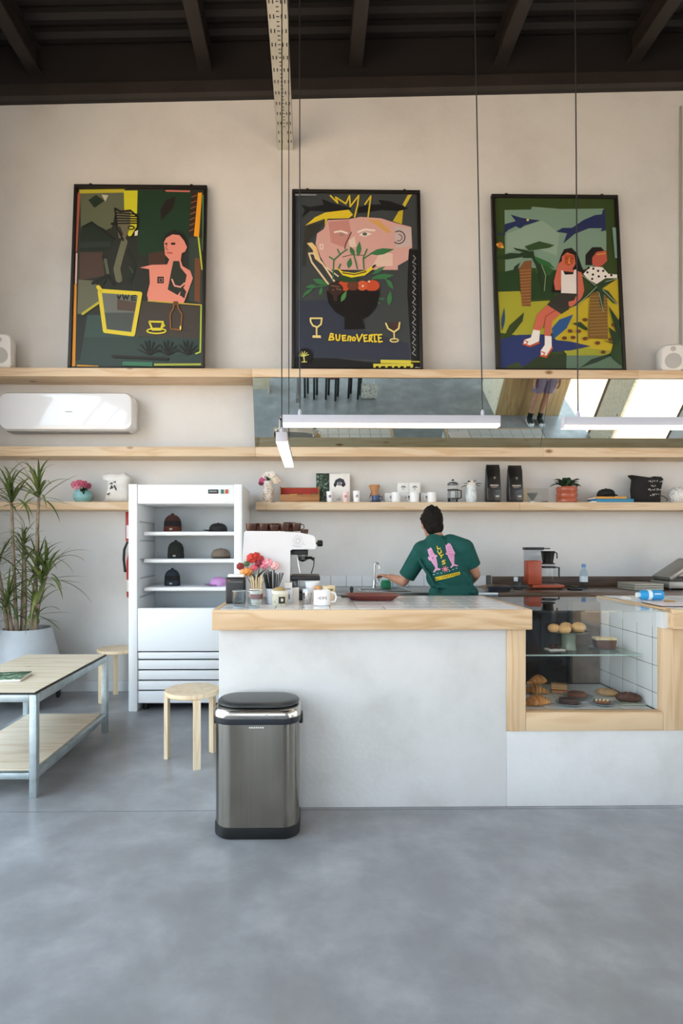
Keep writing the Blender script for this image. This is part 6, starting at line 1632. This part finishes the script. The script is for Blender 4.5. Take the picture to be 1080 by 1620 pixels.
e = thing('tote_bag', 'white tote with a dark pattern on the floor, seen in the mirror', 'bag', (1.12, .2, 0)); mb = MB(); pillow(mb, [(-.15, 0), (.15, 0), (.16, .3), (-.16, .3)], .06, noisy('tote', ['e6e2da', 'e6e2da', '2a2826', 'e6e2da'], (16, 16, 16), 1, .8, dist=2, stops=[.3, .5, .55, .6])); mb.build('bag', e)
MB().tube([(-.08, 0, .29), (-.06, -.03, .44), (.06, -.03, .44), (.08, 0, .29)], .008, PAPER, 8).build('handle', e)
e = thing('plywood_bench', 'pale plywood bench glimpsed at the left end of the mirror', 'bench', (-1.25, -.15, 0)); MB().box(-.5, .5, -.2, .2, .42, .45, PLY, .003).build('seat', e)
for s_ in (-.46, .46): MB().box(s_ - .012, s_ + .012, -.19, .19, 0, .4195, PLY, .002).build('side', e)
MB().box(-.447, .447, .17, .19, .1, .4195, PLY, .002).build('front_panel', e)
# person standing by the block, mostly legs in the mirror
p2 = thing('person', 'bare-legged person in lilac shorts and black socks, reflected in the mirror', 'person', (4.05, 1.02, 0), R(0))
mb = MB()
pv = Vector((0, 0, .92)); hc = Vector((0, .03, 1.60)); nk = Vector((0, .0, 1.42)); ch = Vector((0, 0, 1.25))
head(mb, hc, (0, 1, 0), (0, 0, 1), SKIN); limb(mb, [hc - Vector((0, .02, .06)), nk, ch, pv], [.05, .055, .12, .12], SKIN)
rcone(mb, (-.16, 0, 1.36), (.16, 0, 1.36), .055, .055, SKIN)
for s_ in (-1, 1):
    limb(mb, [(s_ * .18, 0, 1.36), (s_ * .22, -.02, 1.08), (s_ * .22, .06, .84)], [.05, .038, .026], SKIN); hand(mb, (s_ * .22, .06, .84), (0, .25, -1), (-s_, 0, 0), SKIN, .4, s_)
    limb(mb, [(s_ * .09, 0, .9), (s_ * .09, 0, .7), (s_ * .09, .01, .48), (s_ * .09, -.01, .34), (s_ * .09, -.01, .09)], [.09, .078, .054, .056, .038], SKIN)
organic('body', mb, .007, SKIN, p2, 3); eyes(p2, hc, (0, 1, 0), (0, 0, 1))
mb = MB(); mb.ell(hc + Vector((0, -.012, .022)), (.084, .10, .104), HR); mb.ell(hc + Vector((0, -.05, -.05)), (.07, .05, .08), HR); organic('hair', mb, .008, HR, p2, 3)
SH2 = mat('8a7a8f', .85)
mb = MB(); mb.ell(pv, (.165, .12, .12), SH2)
for s_ in (-1, 1): rcone(mb, (s_ * .09, 0, .9), (s_ * .1, 0, .60), .1, .098, SH2, True)
organic('shorts', mb, .008, SH2, p2, 4)
TS2 = mat('c9c4bc', .85)
mb = MB(); limb(mb, [(0, 0, 1.38), (0, 0, 1.22), (0, 0, .98)], [.09, .145, .15], TS2); rcone(mb, (-.16, 0, 1.36), (.16, 0, 1.36), .07, .07, TS2)
for s_ in (-1, 1): rcone(mb, (s_ * .17, 0, 1.37), (s_ * .21, -.015, 1.16), .07, .064, TS2, True)
organic('t_shirt', mb, .009, TS2, p2, 4)
for s_ in (-1, 1):
    mb = MB(); mb.lathe([(.043, 0), (.046, .13)], BLACK, 16, (s_ * .09, -.01, .055)); organic('sock', mb.ell((s_ * .09, -.01, .08), (.046, .05, .05), BLACK), .006, mat('1a1a1a', .9), p2, 2)
    mb = MB(); mb.ell((s_ * .095, .07, .045), (.05, .135, .045), BLACK, 16, 10); mb.ell((s_ * .09, 0, .06), (.046, .055, .05), BLACK, 14, 10)
    sh = organic('shoe', mb, .006, mat('1d1d1f', .7), p2, 2); MB().prism([(x + s_ * .095, y + .06) for x, y in rrect(.1, .27, .048, 5)], .001, .022, WHITE, 'z').build('sole', sh)
    MB().ell((s_ * .095, .165, .04), (.042, .045, .028), WHITE, 14, 8).build('toe_cap', sh)
